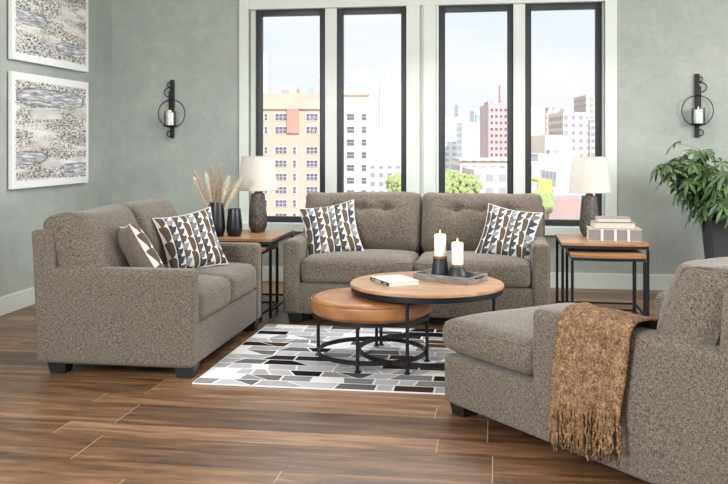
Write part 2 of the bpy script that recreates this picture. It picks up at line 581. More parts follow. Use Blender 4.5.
def painting_mat(name, seed):
    t = NT(name)
    v = t.coord((1, 1, 1), 'Object', (seed * 3.1, seed * 1.7, seed * 0.9))
    # canvas local: y along the wall, z up
    fine = t.noise(t.coord((1, 30, 55), 'Object', (seed, seed * 2, seed)), 1, 5, 0.75, 0.4)
    bands = t.noise(t.coord((1, 1.3, 11), 'Object', (seed * 5, seed, seed * 4)), 1, 3, 0.5, 0.4)
    bands2 = t.noise(t.coord((1, 1.6, 9), 'Object', (seed * 8, seed * 3, seed)), 1, 3, 0.5, 0.3)
    c = t.ramp(t.noise(t.coord((1, 2, 8)), 1, 4), [(0.35, (0.56, 0.57, 0.57)), (0.65, (0.80, 0.80, 0.78))])
    gold = t.math('MULTIPLY', t.ramp(bands, [(0.45, (0, 0, 0)), (0.55, (1, 1, 1))]), t.ramp(fine, [(0.48, (0, 0, 0)), (0.58, (1, 1, 1))]))
    c = t.mix(gold, c, (0.34, 0.26, 0.14))
    dark = t.math('MULTIPLY', t.ramp(bands2, [(0.42, (0, 0, 0)), (0.52, (1, 1, 1))]),
                  t.ramp(t.noise(t.coord((1, 22, 60), 'Object', (seed * 2, 4, seed * 7)), 1, 5, 0.75), [(0.48, (0, 0, 0)), (0.56, (1, 1, 1))]))
    c = t.mix(dark, c, (0.06, 0.06, 0.065))
    # long lens-shaped strokes
    sp = t.new('ShaderNodeSeparateXYZ')
    t.l.new(t.coord(), sp.inputs[0])
    Y, Z = sp.outputs[1], sp.outputs[2]
    ell = {1: [(-0.02, 0.30, 0.64, 0.085), (-0.46, -0.24, 0.34, 0.06), (0.46, -0.37, 0.34, 0.07)],
           2: [(-0.44, -0.12, 0.34, 0.06), (0.40, -0.32, 0.36, 0.065), (0.1, 0.2, 0.4, 0.06)]}[seed]
    wob = t.math('MULTIPLY', t.math('SUBTRACT', t.noise(t.coord((1, 7, 16)), 1, 5, 0.7), 0.5), 1.7)
    for (ey, ez, ry, rz) in ell:
        a = t.math('POWER', t.math('ABSOLUTE', t.math('DIVIDE', t.math('SUBTRACT', Y, ey), ry)), 4)
        b = t.math('POWER', t.math('ABSOLUTE', t.math('DIVIDE', t.math('SUBTRACT', Z, ez), rz)), 2)
        d = t.math('ADD', t.math('ADD', a, b), wob)
        inside = t.math('LESS_THAN', d, 1.0)
        rim = t.math('MULTIPLY', inside, t.math('GREATER_THAN', d, 0.72))
        stroke = t.ramp(t.noise(t.coord((1, 5, 50)), 1, 4, 0.7), [(0.35, (0.14, 0.15, 0.17)), (0.5, (0.36, 0.38, 0.41)), (0.6, (0.76, 0.78, 0.80))])
        c = t.mix(t.math('MULTIPLY', inside, 0.9), c, stroke)
        c = t.mix(t.math('MULTIPLY', rim, 0.6), c, (0.05, 0.05, 0.055))
    # plain white margin
    mg = t.math('MULTIPLY', t.math('LESS_THAN', t.math('ADD', t.math('ABSOLUTE', Y), t.math('MULTIPLY', fine, 0.10)), 0.70),
                t.math('LESS_THAN', t.math('ADD', t.math('ABSOLUTE', Z), t.math('MULTIPLY', fine, 0.10)), 0.485))
    c = t.mix(mg, (0.78, 0.80, 0.80), c)
    t.set(c, 0.7)
    return t.m

def brick_like(name, wallc, winc, sx, sz, mortar=0.35):
    """facade pattern for far towers: wall colour with rows of small windows"""
    t = NT(name)
    tc = t.new('ShaderNodeTexCoord')
    sp = t.new('ShaderNodeSeparateXYZ')
    t.l.new(tc.outputs['Object'], sp.inputs[0])
    h = t.math('ADD', sp.outputs[0], sp.outputs[1])
    a = t.math('FRACT', t.math('DIVIDE', h, sx))
    b = t.math('FRACT', t.math('DIVIDE', sp.outputs[2], sz))
    win = t.math('MULTIPLY', t.math('GREATER_THAN', a, 0.45), t.math('GREATER_THAN', b, 0.45))
    n = t.noise(t.coord((0.05, 0.05, 0.05)), 1, 3)
    c = t.ramp(n, [(0.35, [x * 0.93 for x in wallc]), (0.65, wallc)])
    c = t.mix(win, c, winc)
    t.set(c, 0.8, 0, 0.2)
    return t.m

# ------------------------------------------------------------------ ROOM
XL, YB, HC = -4.128, 9.0, 3.35
XR = 7.0
def structure(name, bm, m, smooth=False, parent=None):
    o = obj(name, bm, m, parent, smooth)
    if not parent: o['kind'] = 'structure'
    return o

structure('floor', boxes((XL - 0.2, XR, -3.0, YB + 0.25, -0.2, 0.0)), M['floor'])
structure('ceiling', boxes((XL - 0.2, XR, -3.0, YB + 0.25, HC, HC + 0.15)), M['ceiling'])
structure('wall_left', boxes((XL - 0.2, XL, -3.0, YB + 0.25, 0, HC)), M['wall'])

def bx(u):   # back wall x for a pixel column of the photograph's window frames (measured once)
    a = (u - 364) / 880; s_, c_ = math.sin(R(8.66)), math.cos(R(8.66))
    return YB * (a * c_ - s_) / (a * s_ + c_)
# opening of the window bay in the back wall
OX0, OX1, OZ0, OZ1 = -2.60, 1.05, 0.56, 2.99
bm = boxes((XL, OX0, YB, YB + 0.25, 0, HC), (OX1, XR, YB, YB + 0.25, 0, HC),
           (OX0, OX1, YB, YB + 0.25, 0, OZ0), (OX0, OX1, YB, YB + 0.25, OZ1, HC))
structure('wall_back', bm, M['wall'])
for nm, b in (('baseboard_back', (XL + 0.015, XR, YB - 0.018, YB, 0, 0.155)), ('baseboard_left', (XL, XL + 0.018, -3.0, YB, 0, 0.155))):
    bm = boxes(b + (0.004,)); structure(nm, bm, M['skirting'])

FY = YB + 0.10           # plane of the window frames
W = []
for (u0, u1) in ((256.6, 326), (337.5, 407.3), (439, 513.3), (525, 601.5)):
    k = FY / YB
    W.append((bx(u0) * k, bx(u1) * k))
WZ0, WZ1 = 0.615, 2.86
# trim: flat casing on the room face, jambs (returns) and posts
tr = bmesh.new()
box(tr, OX0 - 0.10, OX0, YB - 0.02, YB + 0.02, OZ0 - 0.08, HC, 0.003)
box(tr, OX1, OX1 + 0.115, YB - 0.02, YB + 0.02, OZ0 - 0.08, HC, 0.003)
structure('trim_1', tr, M['trim'])
tr = bmesh.new()
box(tr, OX0, W[0][0], YB + 0.085, YB + 0.25, OZ0, OZ1)
box(tr, W[3][1], OX1, YB + 0.085, YB + 0.25, OZ0, OZ1)
structure('trim_2', tr, M['trim'])
tr = bmesh.new()
box(tr, OX0, OX1, YB - 0.005, YB + 0.25, WZ1, OZ1, 0.003)
structure('trim_3', tr, M['trim'])
tr = bmesh.new()
for (a, b) in ((W[0][1], W[1][0]), (W[2][1], W[3][0])):
    box(tr, a, b, YB + 0.05, YB + 0.25, WZ0, WZ1, 0.002)
structure('trim_4', tr, M['trim'])
mid0, mid1 = W[1][1], W[2][0]
g0, g1 = mid0 + (mid1 - mid0) * 0.42, mid0 + (mid1 - mid0) * 0.54
tr = boxes((mid0, g0, YB - 0.005, YB + 0.25, WZ0, WZ1, 0.004), (g1, mid1 - 0.03, YB - 0.02, YB + 0.25, WZ0, WZ1, 0.004), (g0, mid1, YB + 0.03, YB + 0.25, WZ0, WZ1))
structure('trim_5', tr, M['trim'])
tr = bmesh.new()   # sill
box(tr, OX0 - 0.10, OX1 + 0.13, YB - 0.07, YB + 0.25, OZ0 - 0.03, WZ0 - 0.002, 0.006)
structure('trim_6', tr, M['trim'])
for i, (a, b) in enumerate(W):
    root = empty('window_%d' % (i + 1), ((a + b) / 2, FY, WZ0)); root['kind'] = 'structure'
    w = (b - a) / 2; t_ = 0.062; H_ = WZ1 - WZ0
    bm = boxes((-w, -w + t_, -0.03, 0.05, 0, H_, 0.006), (w - t_, w, -0.03, 0.05, 0, H_, 0.006),
               (-w + t_, w - t_, -0.03, 0.05, 0, t_ * 0.95, 0.006), (-w + t_, w - t_, -0.03, 0.05, H_ - t_, H_, 0.006))
    obj('window_frame', bm, M['frame'], root)
    bm = boxes((-w + t_ - 0.004, w - t_ + 0.004, 0.012, 0.018, t_ * 0.9, H_ - t_ + 0.004))
    obj('pane', bm, M['pane'], root, False)

# ------------------------------------------------------------------ CITY OUTSIDE
sC, cC = math.sin(R(8.66)), math.cos(R(8.66))
def city(u, Z):
    """world x, y of a bearing u at distance Z (survey of the skyline)"""
    L = (u - 364) / 880 * Z
    return L * cC - Z * sC, L * sC + Z * cC
def hgt(v, Z):
    return 1.43 - (v - 145) / 880 * Z
GZ = -75.0
M['street'] = plain('city_ground', (0.45, 0.46, 0.45), 0.9, 0, 0.2, 0.02)
structure('ground', boxes((-900, 900, YB + 25, 1800, GZ - 1, GZ)), M['street'])
M['roofgrey'] = plain('roof_grey', (0.5, 0.5, 0.52), 0.8, 0, 0.1, 0.3)
M['winlite'] = plain('far_window_glass', (0.17, 0.15, 0.17), 0.3, 0, 0.2, 0.5)
M['winwhite'] = plain('far_window_frame', (0.78, 0.78, 0.80), 0.6, 0, 0.05, 0.5)

def building(name, label, u0, u1, vtop, Z, depth, wallm, windows=None, extras=None, zbot=None, rz=R(8.66)):
    """block whose face spans bearings u0..u1; windows = (cols list, v rows, w, h metres)"""
    uc = (u0 + u1) / 2
    x, y = city(uc, Z)
    wdt = (u1 - u0) / 880 * Z
    top = hgt(vtop, Z)
    root = empty(name, (x, y, GZ), rz)
    tag(root, label, 'building')
    obj('wall', boxes((-wdt / 2, wdt / 2, 0, depth, 0, top - GZ)), wallm, root, False)
    if windows:
        pf = bmesh.new()
        proto_f = proto_p = None
        cols, rows, ww, hh = windows
        for cx, cw in cols:
            for v in rows:
                lx = (cx - uc) / 880 * Z
                lz = hgt(v, Z) - GZ
                key = round(cw, 2)
                if key not in _wcache.setdefault((name, label), {}):
                    a = boxes((-cw / 2, cw / 2, -0.12, 0.02, -hh / 2, hh / 2))
                    f = obj('window', a, M['winwhite'], root, False)
                    n_ = 1 if cw < 2.5 else 3
                    pb = bmesh.new()
                    for q in range(n_):
                        ws = (cw - 0.3) / n_
                        xa = -cw / 2 + 0.15 + q * ws
                        for (za, zb) in ((-hh / 2 + 0.12, -0.06), (0.06, hh / 2 - 0.12)):
                            box(pb, xa + 0.06, xa + ws - 0.06, -0.18, -0.10, za, zb)
                    p = obj('pane', pb, M['winlite'], f, False)
                    _wcache[(name, label)][key] = f
                    f.location = (lx, 0, lz)
                else:
                    f = copy_tree(_wcache[(name, label)][key], root)
                    f.location = (lx, 0, lz)
    if extras:
        for (pn, a0, a1, v0, v1, dy0, dy1, mt) in extras:
            xa, xb = (a0 - uc) / 880 * Z, (a1 - uc) / 880 * Z
            obj(pn, boxes((xa, xb, dy0, dy1, hgt(v1, Z) - GZ, hgt(v0, Z) - GZ)), mt, root, False)
    return root
_wcache = {}
def bmat(name, c, var=0.06): return plain(name, c, 0.85, 0, var, 0.15)
M['tan'] = bmat('tan_brick', (0.60, 0.465, 0.375))
M['cream'] = bmat('cream_stone', (0.86, 0.78, 0.68))
M['palewhite'] = brick_like('pale_tower', (0.90, 0.90, 0.90), (0.60, 0.62, 0.68), 4.2, 3.6)  # far tower walls and windows paled in colour to stand in for haze
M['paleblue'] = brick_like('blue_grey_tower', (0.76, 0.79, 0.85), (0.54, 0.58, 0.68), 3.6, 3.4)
M['pink'] = brick_like('pink_brick_tower', (0.66, 0.36, 0.36), (0.60, 0.34, 0.35), 3.4, 3.4)
M['pinkplain'] = bmat('pink_brick', (0.66, 0.48, 0.48))
M['creamgrid'] = brick_like('cream_grid_tower', (0.84, 0.76, 0.68), (0.36, 0.35, 0.40), 3.2, 3.3)
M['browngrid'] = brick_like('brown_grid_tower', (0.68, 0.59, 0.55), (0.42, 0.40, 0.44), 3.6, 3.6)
M['lowbrick'] = brick_like('low_brick', (0.52, 0.36, 0.33), (0.45, 0.36, 0.36), 2.6, 2.4)
M['lime'] = bmat('lime_wall', (0.55, 0.62, 0.18))
M['teal'] = bmat('teal_wall', (0.35, 0.50, 0.55))
M['redpanel'] = bmat('red_brick_panel', (0.55, 0.30, 0.25))

# tan apartment block behind windows 1 and 2
rows = [137 + 13.25 * i for i in range(7)]
building('apartment_building', 'tan brick apartment block with rows of white framed windows behind the left window',
         248, 331, 108, 210, 18, M['tan'],
         ([(281, 3.1), (294.5, 1.1), (312, 3.1), (266, 1.1)], [117, 130] + rows[1:], 0, 1.75),
         [('penthouse', 262, 331, 93, 108, 1.0, 16, M['tan']), ('stair_tower', 279, 296, 84.5, 93, 4, 12, M['browngrid']), ('water_tank', 306, 311, 86, 93, 3, 6, M['teal']),
          ('brick_panel', 287, 299, 108.5, 133, -0.5, 0.1, M['redpanel']), ('cornice', 258, 331, 107.2, 108.6, -0.6, 0.4, M['cream'])])
building('apartment_building', 'cream apartment wing with paired white windows behind the second window from left',
         334, 369, 95, 215, 18, M['cream'],
         ([(350.5, 2.2), (364, 1.6)], [117 + 12.7 * i for i in range(9)], 0, 1.7),
         [('parapet', 334, 370, 93.8, 95.4, -0.5, 1.0, M['tan']), ('roof_shed', 340, 353, 89, 95, 3, 10, M['cream'])])
def tower(name, label, u0, u1, v, Z, mat, extras=None, depth=30):
    building(name, label, u0, u1, v, Z, depth, mat, None, extras)
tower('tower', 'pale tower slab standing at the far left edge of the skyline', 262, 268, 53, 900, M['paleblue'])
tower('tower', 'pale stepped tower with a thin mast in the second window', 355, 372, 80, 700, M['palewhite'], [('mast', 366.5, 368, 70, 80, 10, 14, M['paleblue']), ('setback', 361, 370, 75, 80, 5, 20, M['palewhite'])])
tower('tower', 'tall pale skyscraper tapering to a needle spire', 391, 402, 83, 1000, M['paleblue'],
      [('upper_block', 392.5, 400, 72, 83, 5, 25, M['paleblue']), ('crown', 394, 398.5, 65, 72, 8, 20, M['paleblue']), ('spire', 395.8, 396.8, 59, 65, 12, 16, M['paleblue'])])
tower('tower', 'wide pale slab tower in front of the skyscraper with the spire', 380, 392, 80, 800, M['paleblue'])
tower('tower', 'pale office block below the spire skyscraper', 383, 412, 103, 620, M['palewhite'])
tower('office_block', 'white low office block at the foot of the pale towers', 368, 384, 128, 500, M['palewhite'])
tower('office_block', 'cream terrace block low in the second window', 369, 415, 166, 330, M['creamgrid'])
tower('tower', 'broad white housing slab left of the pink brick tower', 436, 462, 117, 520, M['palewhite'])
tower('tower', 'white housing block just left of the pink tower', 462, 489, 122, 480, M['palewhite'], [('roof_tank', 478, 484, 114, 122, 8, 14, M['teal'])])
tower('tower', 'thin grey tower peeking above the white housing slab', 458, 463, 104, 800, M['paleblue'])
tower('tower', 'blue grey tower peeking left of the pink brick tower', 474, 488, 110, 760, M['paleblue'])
tower('tower', 'pink brick tower with a narrow roof turret', 488.5, 510, 104, 400, M['pinkplain'],
      [('roof_turret', 502, 507, 84, 101, 5, 10, M['pinkplain']), ('roof_block', 489, 500, 101, 104, 2, 16, M['browngrid'])])
pk = [o for o in col.objects if o.get('label') == 'pink brick tower with a narrow roof turret'][0]
w0 = None
for r_ in range(8):
    for cI in range(4):
        lx = (491.8 + cI * 4.6 - 499.25) / 880 * 400; lz = hgt(110 + r_ * 6.4, 400) - GZ
        if w0 is None:
            w0 = obj('window', boxes((-0.5, 0.5, -0.15, 0.05, -0.6, 0.6)), M['winlite'], pk, False); f = w0
        else:
            f = w0.copy(); col.objects.link(f); f.parent = pk
        f.location = (lx, 0, lz)
tower('office_block', 'low cream building with arched upper windows below the pink tower', 460, 512, 159, 300, M['creamgrid'], [('cornice', 459, 512, 158, 160.5, -1, 1, M['cream'])])
tower('office_block', 'flat roofed grey brick house low in the third window', 474, 512, 170, 240, M['browngrid'])
tower('tower', 'tall cream block at the left edge of the fourth window', 522, 545, 107, 420, M['cream'])
tower('tower', 'grey brown gridded tower in the fourth window', 546, 562, 111, 520, M['browngrid'], [('roof_shed', 550, 556, 107, 111, 5, 15, M['creamgrid'])])
tower('tower', 'broad cream gridded housing tower at the right of the fourth window', 563, 588, 112, 380, M['creamgrid'], [('roof_block', 566, 574, 108, 112, 3, 12, M['cream'])])
tower('tower', 'brown tower rising behind the broad cream housing tower', 586, 600, 95, 520, M['browngrid'])
tower('tower', 'pale cream housing tower at the far right edge of the view', 590, 612, 120, 430, M['creamgrid'])
tower('office_block', 'cream mid rise block below the gridded towers', 545, 572, 135, 300, M['cream'])
tower('office_block', 'long white building with blue windows in the middle of the fourth window', 538, 580, 154, 250, M['paleblue'], [('roof_shed', 552, 566, 150, 154, 3, 8, M['browngrid'])])
tower('office_block', 'slate grey roofed building beside the lime wall', 532, 552, 163, 200, M['paleblue'], depth=20)
tower('office_block', 'blue grey row house behind the table lamp', 556, 612, 172, 172, M['paleblue'], depth=15)
tower('row_house', 'narrow house with a lime green side wall', 538, 552, 180, 150, M['lime'], depth=10)
tower('row_house', 'grey house left of the lime green wall', 526, 537.5, 182, 150, M['roofgrey'], depth=10)
tower('row_house', 'low red brick row house at the bottom of the fourth window', 549, 612, 200, 125, M['lowbrick'], depth=12)
tower('row_house', 'pale stucco row house behind the low red brick house', 553, 600, 190, 150, M['palewhite'], depth=10)

# street trees outside the third and second windows
def leaf_mat(name, a, b):
    t = NT(name)
    n = t.noise(t.coord(), 9, 3)
    c = t.ramp(n, [(0.3, a), (0.7, b)])
    t.set(c, 0.5)
    t.b.inputs['Subsurface Weight'].default_value = 0.0
    return t.m
M['treeleaf'] = leaf_mat('tree_leaves', (0.30, 0.38, 0.14), (0.50, 0.56, 0.27))
M['bark'] = bmat('bark', (0.2, 0.15, 0.1))
def tree(u, v, Z, r, label):
    x, y = city(u, Z)
    root = empty('tree', (x, y, GZ))
    tag(root, label, 'tree')
    top = hgt(v, Z) - GZ
    bm = bmesh.new()
    rnd = random.Random(int(u))
    for i in range(420):
        d = Vector((rnd.gauss(0, 1), rnd.gauss(0, 1), rnd.gauss(0, 1))).normalized()
        p = Vector((0, 0, top - r * 0.9)) + Vector((d.x * r, d.y * r, d.z * r * 0.9)) * rnd.uniform(0.6, 1.0) * (1 + 0.35 * nz(d, 1.7, u))
        bmesh.ops.create_icosphere(bm, subdivisions=1, radius=rnd.uniform(0.3, 0.7), matrix=Matrix.Translation(p))
    obj('foliage', bm, M['treeleaf'], root, False)
    bm = bmesh.new(); tube(bm, [(0, 0, 0), (0.3, 0, top * 0.5), (0, 0, top - r)], [0.8, 0.6, 0.4]); obj('trunk', bm, M['bark'], root)
tree(452, 172, 170, 3.6, 'yellow green tree top left in the third window')
tree(467, 176, 186, 2.8, 'smaller yellow green tree right of the bigger one in the third window')
tree(440, 176, 158, 2.0, 'green tree cropped by the left edge of the third window')
tree(399, 174, 180, 2.4, 'green tree top at the lower right of the second window')
tree(541, 192, 125, 1.5, 'small green tree beside the lime green wall')

# ------------------------------------------------------------------ UPHOLSTERY
def wrinkle(amp, s, seed):
    def f(v, n): return v + n * (amp * nz(v, s, seed) + amp * 0.5 * nz(v, s * 2.7, seed + 5))
    return f

def seat_cushion(parent, x0, x1, y0, y1, z0, z1, seed, crown=0.03, r=0.055, name='seat_cushion'):
    h = ((x1 - x0) / 2, (y1 - y0) / 2, (z1 - z0) / 2)
    def fn(v, n):
        a = max(0, 1 - (v.x / h[0]) ** 4) * max(0, 1 - (v.y / h[1]) ** 4)
        if n.z > 0: v = v + Vector((0, 0, crown * a * n.z))
        e = max(0, 1 - (v.x / h[0]) ** 4)
        if n.y < 0: v = v + Vector((0, -0.012 * e * -n.y, 0))
        # plump top front edge
        return v + n * (0.004 * nz(v, 7, seed) + 0.003 * nz(v, 17, seed))
    bm = bmesh.new()
    rbox(bm, ((x0 + x1) / 2, (y0 + y1) / 2, (z0 + z1) / 2), h, r, (16, 16, 3), 5, fn)
    c = obj(name, bm, M['tweed'], parent, True, 80)
    bm = bmesh.new()   # welt seams along the front face
    hx, hy, hz = h
    cy = (y0 + y1) / 2; cx = (x0 + x1) / 2; cz = (z0 + z1) / 2
    for zz, ad in ((hz - r * 0.35, 0.0), (-hz + r * 0.45, 0.0)):
        pts = []
        rr = r * 0.75
        ins = r * 0.24
        X_, Y_ = hx - ins, hy - ins
        for (sx, sy, a0) in ((-1, 1, 90), (-1, -1, 180), (1, -1, 270), (1, 1, 0)):
            for q in range(5):
                a = R(a0 + q * 22.5)
                pts.append((cx + sx * (X_ - rr) + rr * math.cos(a), cy + sy * (Y_ - rr) + rr * math.sin(a) - (0.006 if sy < 0 else 0), cz + zz))
        bm = bmesh.new(); tube(bm, pts, 0.0045, 6, True)
        obj('piping', bm, M['tweed'], c)
    return c

def back_cushion(parent, x0, x1, ypos, z0, hgt_, thick, lean, seed, tufts=0, slump=0.04, belly=0.07, rad=0.07, name='back_cushion'):
    """ypos = y of the cushion's centre line at the bottom; lean back by angle"""
    h = ((x1 - x0) / 2, thick / 2, hgt_ / 2)
    tx = [(i - (tufts - 1) / 2) * 0.215 for i in range(tufts)]
    tz = h[2] * 0.22
    def fn(v, n):
        a = (0.4 + 0.6 * max(0, 1 - abs(v.x / h[0]) ** 3.5)) * max(0, 1 - abs(v.z / h[2]) ** 2.6)
        if n.y < 0:
            v = v + Vector((0, -belly * a * -n.y, 0))
            if tufts:
                dep = 0
                for q in tx:
                    d2 = ((v.x - q) ** 2 + (v.z - tz) ** 2)
                    dep += 0.034 * math.exp(-d2 / 0.0028)
                    if v.z > tz: dep += 0.011 * math.exp(-((v.x - q) / 0.016) ** 2) * max(0, 1 - (v.z - tz) / (h[2] - tz + .02))
                    else: dep += 0.006 * math.exp(-((v.x - q) / 0.02) ** 2) * max(0, 1 - (tz - v.z) / 0.25)
                if abs(v.x) < abs(tx[0]) + 0.18:
                    dep += 0.015 * math.exp(-((v.z - tz) / 0.016) ** 2) * max(0, min(1, (abs(tx[0]) + 0.18 - abs(v.x)) / 0.15))
                v = v + Vector((0, dep * -n.y, 0))
        # softly slumped top
        if v.z > 0: v = v - Vector((0, 0, slump * (v.z / h[2]) ** 3 * max(0, min(1.3, 0.5 - v.y / (2 * h[1]))) ** 1.5))
        v = v + Vector((0, 0, 0.018 * nz((v.x, 0, 0), 3.0, seed) * max(0, v.z / h[2])))
        return v + n * (0.006 * nz(v, 6, seed) + 0.004 * nz(v, 14, seed))
    Mx = Matrix.Rotation(-lean, 4, 'X')
    bm = bmesh.new()
    ctr = Vector(((x0 + x1) / 2, ypos, z0)) + Mx @ Vector((0, 0, h[2]))
    rbox(bm, ctr, h, min(rad, thick / 2 - 0.005), (40 if tufts else 16, 4, 26 if tufts else 12), 5, fn, Mx)
    c = obj(name, bm, M['tweed'], parent, True, 80)
    if tufts:
        for q in tx:
            b = bmesh.new()
            p = ctr + Mx @ Vector((q, -h[1] - belly + 0.046, tz))
            bmesh.ops.create_uvsphere(b, u_segments=10, v_segments=6, radius=0.012, matrix=Matrix.Translation(p) @ Matrix.Diagonal((1, 0.5, 1, 1)))
            obj('tuft_button', b, M['tweed'], c)
    bm = bmesh.new()   # welt loops at both ends
    for sx in (-1, 1):
        pts = []
        rr = rad * 0.71; X_ = h[0] - rad * 0.29
        Y_, Z_ = h[1] - rad * 0.26, h[2] - rad * 0.26
        for (sy, sz, a0) in ((1, 1, 0), (-1, 1, 90), (-1, -1, 180), (1, -1, 270)):
            for q in range(5):
                a = R(a0 + q * 22.5)
                pv = fn(Vector((sx * X_, sy * (Y_ - rr) + rr * math.cos(a), sz * (Z_ - rr) + rr * math.sin(a))), Vector((sx * 0.7, 0.7 * math.cos(a), 0.7 * math.sin(a))))
                pts.append(ctr + Mx @ pv)
        bm = bmesh.new(); tube(bm, pts, 0.005, 6, True)
        obj('piping', bm, M['tweed'], c)
    return c

def arm(parent, x0, x1, y0, y1, z1, seed):
    h = ((x1 - x0) / 2, (y1 - y0) / 2, (z1 - 0.07) / 2)
    def fn(v, n):
        return v + n * (0.0025 * nz(v, 5, seed)) + (Vector((0, 0, 0.010 * max(0, 1 - (v.x / h[0]) ** 2))) if n.z > 0.3 else Vector())
    bm = bmesh.new()
    rbox(bm, ((x0 + x1) / 2, (y0 + y1) / 2, 0.07 + h[2]), h, 0.032, (4, 16, 10), 4, fn)
    return obj('arm', bm, M['tweed'], parent, True, 80)

def feet(parent, pts, sz=0.09):
    for (x, y) in pts:
        bm = bmesh.new()
        lo, hi = sz * 0.40, sz * 0.52
        vs_ = [bm.verts.new((x + sx * s_, y + sy * s_, z)) for (s_, z) in ((lo, 0.0), (hi, 0.078)) for (sx, sy) in ((-1, -1), (1, -1), (1, 1), (-1, 1))]
        for k in range(4): bm.faces.new((vs_[k], vs_[(k + 1) % 4], vs_[4 + (k + 1) % 4], vs_[4 + k]))
        bm.faces.new(vs_[:4][::-1]); bm.faces.new(vs_[4:])
        obj('leg', bm, M['blackwood'], parent, False)

def couch(name, label, cat, loc, rz, Wd, D=0.98, aw=0.15, ah=0.655, tufts=3, seed=1, arm_y0=0.0, chaise=False, bw=None):
    root = empty(name, loc, rz)
    tag(root, label, cat)
    lean = R(24) if chaise else R(23)
    # base rail
    bm = bmesh.new()
    by0 = 0.012
    rbox(bm, (Wd / 2, (by0 + D - 0.03) / 2, 0.195), ((Wd / 2 - (0.0 if chaise else aw * 0.5)) , (D - 0.03 - by0) / 2, 0.125), 0.02, (12, 12, 3), 3, wrinkle(0.002, 5, seed))
    obj('base', bm, M['tweed'], root, True, 80)
    for s_ in (0, 1):
        arm(root, *( (0, aw) if s_ == 0 else (Wd - aw, Wd)), arm_y0 if chaise else 0.0, D, ah, seed + s_)
    # back frame, slightly raked
    bt = 0.88
    bm = bmesh.new()
    Mx = Matrix.Rotation(-R(3), 4, 'X')
    rbox(bm, (Wd / 2, D - 0.055, (ah + bt) / 2 - 0.14), (Wd / 2, 0.075, (bt - ah) / 2 + 0.16), 0.025, (12, 2, 4), 3, wrinkle(0.002, 5, seed), Mx)
    obj('back_frame', bm, M['tweed'], root, True, 80)
    n = 1 if chaise else 2
    w = (Wd - 2 * aw) / n
    for i in range(n):
        if not chaise:
            seat_cushion(root, aw + i * w + 0.003, aw + (i + 1) * w - 0.003, 0.0, D - 0.3, 0.318, 0.515, seed + 7 * i)
    if chaise:
        c = seat_cushion(root, 0.0, Wd, -0.03, arm_y0 - 0.004, 0.335, 0.50, seed, 0.028, 0.06)
        c2 = bmesh.new()
        rbox(c2, (Wd / 2, (arm_y0 + D - 0.3) / 2 - 0.06, 0.418), (Wd / 2 - aw - 0.004, (D - 0.3 - arm_y0) / 2 + 0.06, 0.082), 0.05, (12, 12, 3), 4,
             lambda v, n_: v + (Vector((0, 0, 0.022 * max(0, 1 - (v.x / 0.4) ** 4))) if n_.z > 0 else Vector()))
        obj('seat_cushion', c2, M['tweed'], root, True, 80)
    bwid = (Wd - 2 * 0.02) / n
    for i in range(n):
        x0 = 0.02 + i * bwid + 0.004; x1 = 0.02 + (i + 1) * bwid - 0.004
        back_cushion(root, x0, x1, D - (0.375 if chaise else 0.325), 0.50, 0.56, 0.28 if chaise else 0.26, lean, seed * 3 + i, tufts, 0.13 if chaise else 0.045, 0.10 if chaise else 0.075, 0.125 if chaise else 0.08)
    e = 0.10
    fy = 0.07
    feet(root, [(e, fy), (Wd - e, fy), (e, D - 0.12), (Wd - e, D - 0.12)], 0.12)
    return root

sofa = couch('sofa', 'taupe tweed two-cushion sofa with tufted back under the windows', 'sofa', (-1.715, 6.90, 0), 0, 2.115, 0.98, 0.14, 0.655, 3, 2)
love = couch('loveseat', 'taupe tweed loveseat at the left, side panel towards the camera', 'sofa', (-1.83, 5.11, 0), R(90), 1.60, 1.02, 0.14, 0.66, 0, 5)
CW = 1.0
cf = Vector((-0.652, 0.758, 0)).normalized(); cw_ = Vector((0.758, 0.652, 0)).normalized()
P0 = Vector((-0.262, 4.66, 0)) + cf * 0.05
cl = P0 + cw_ * CW
ch_rot = math.atan2(-cw_.y, -cw_.x)
chaise = couch('chaise_lounge', 'taupe tweed chaise lounge in the right foreground with a brown throw over its arm', 'chaise', cl, ch_rot, CW, 1.81, 0.15, 0.66, 0, 9, 0.68, True)

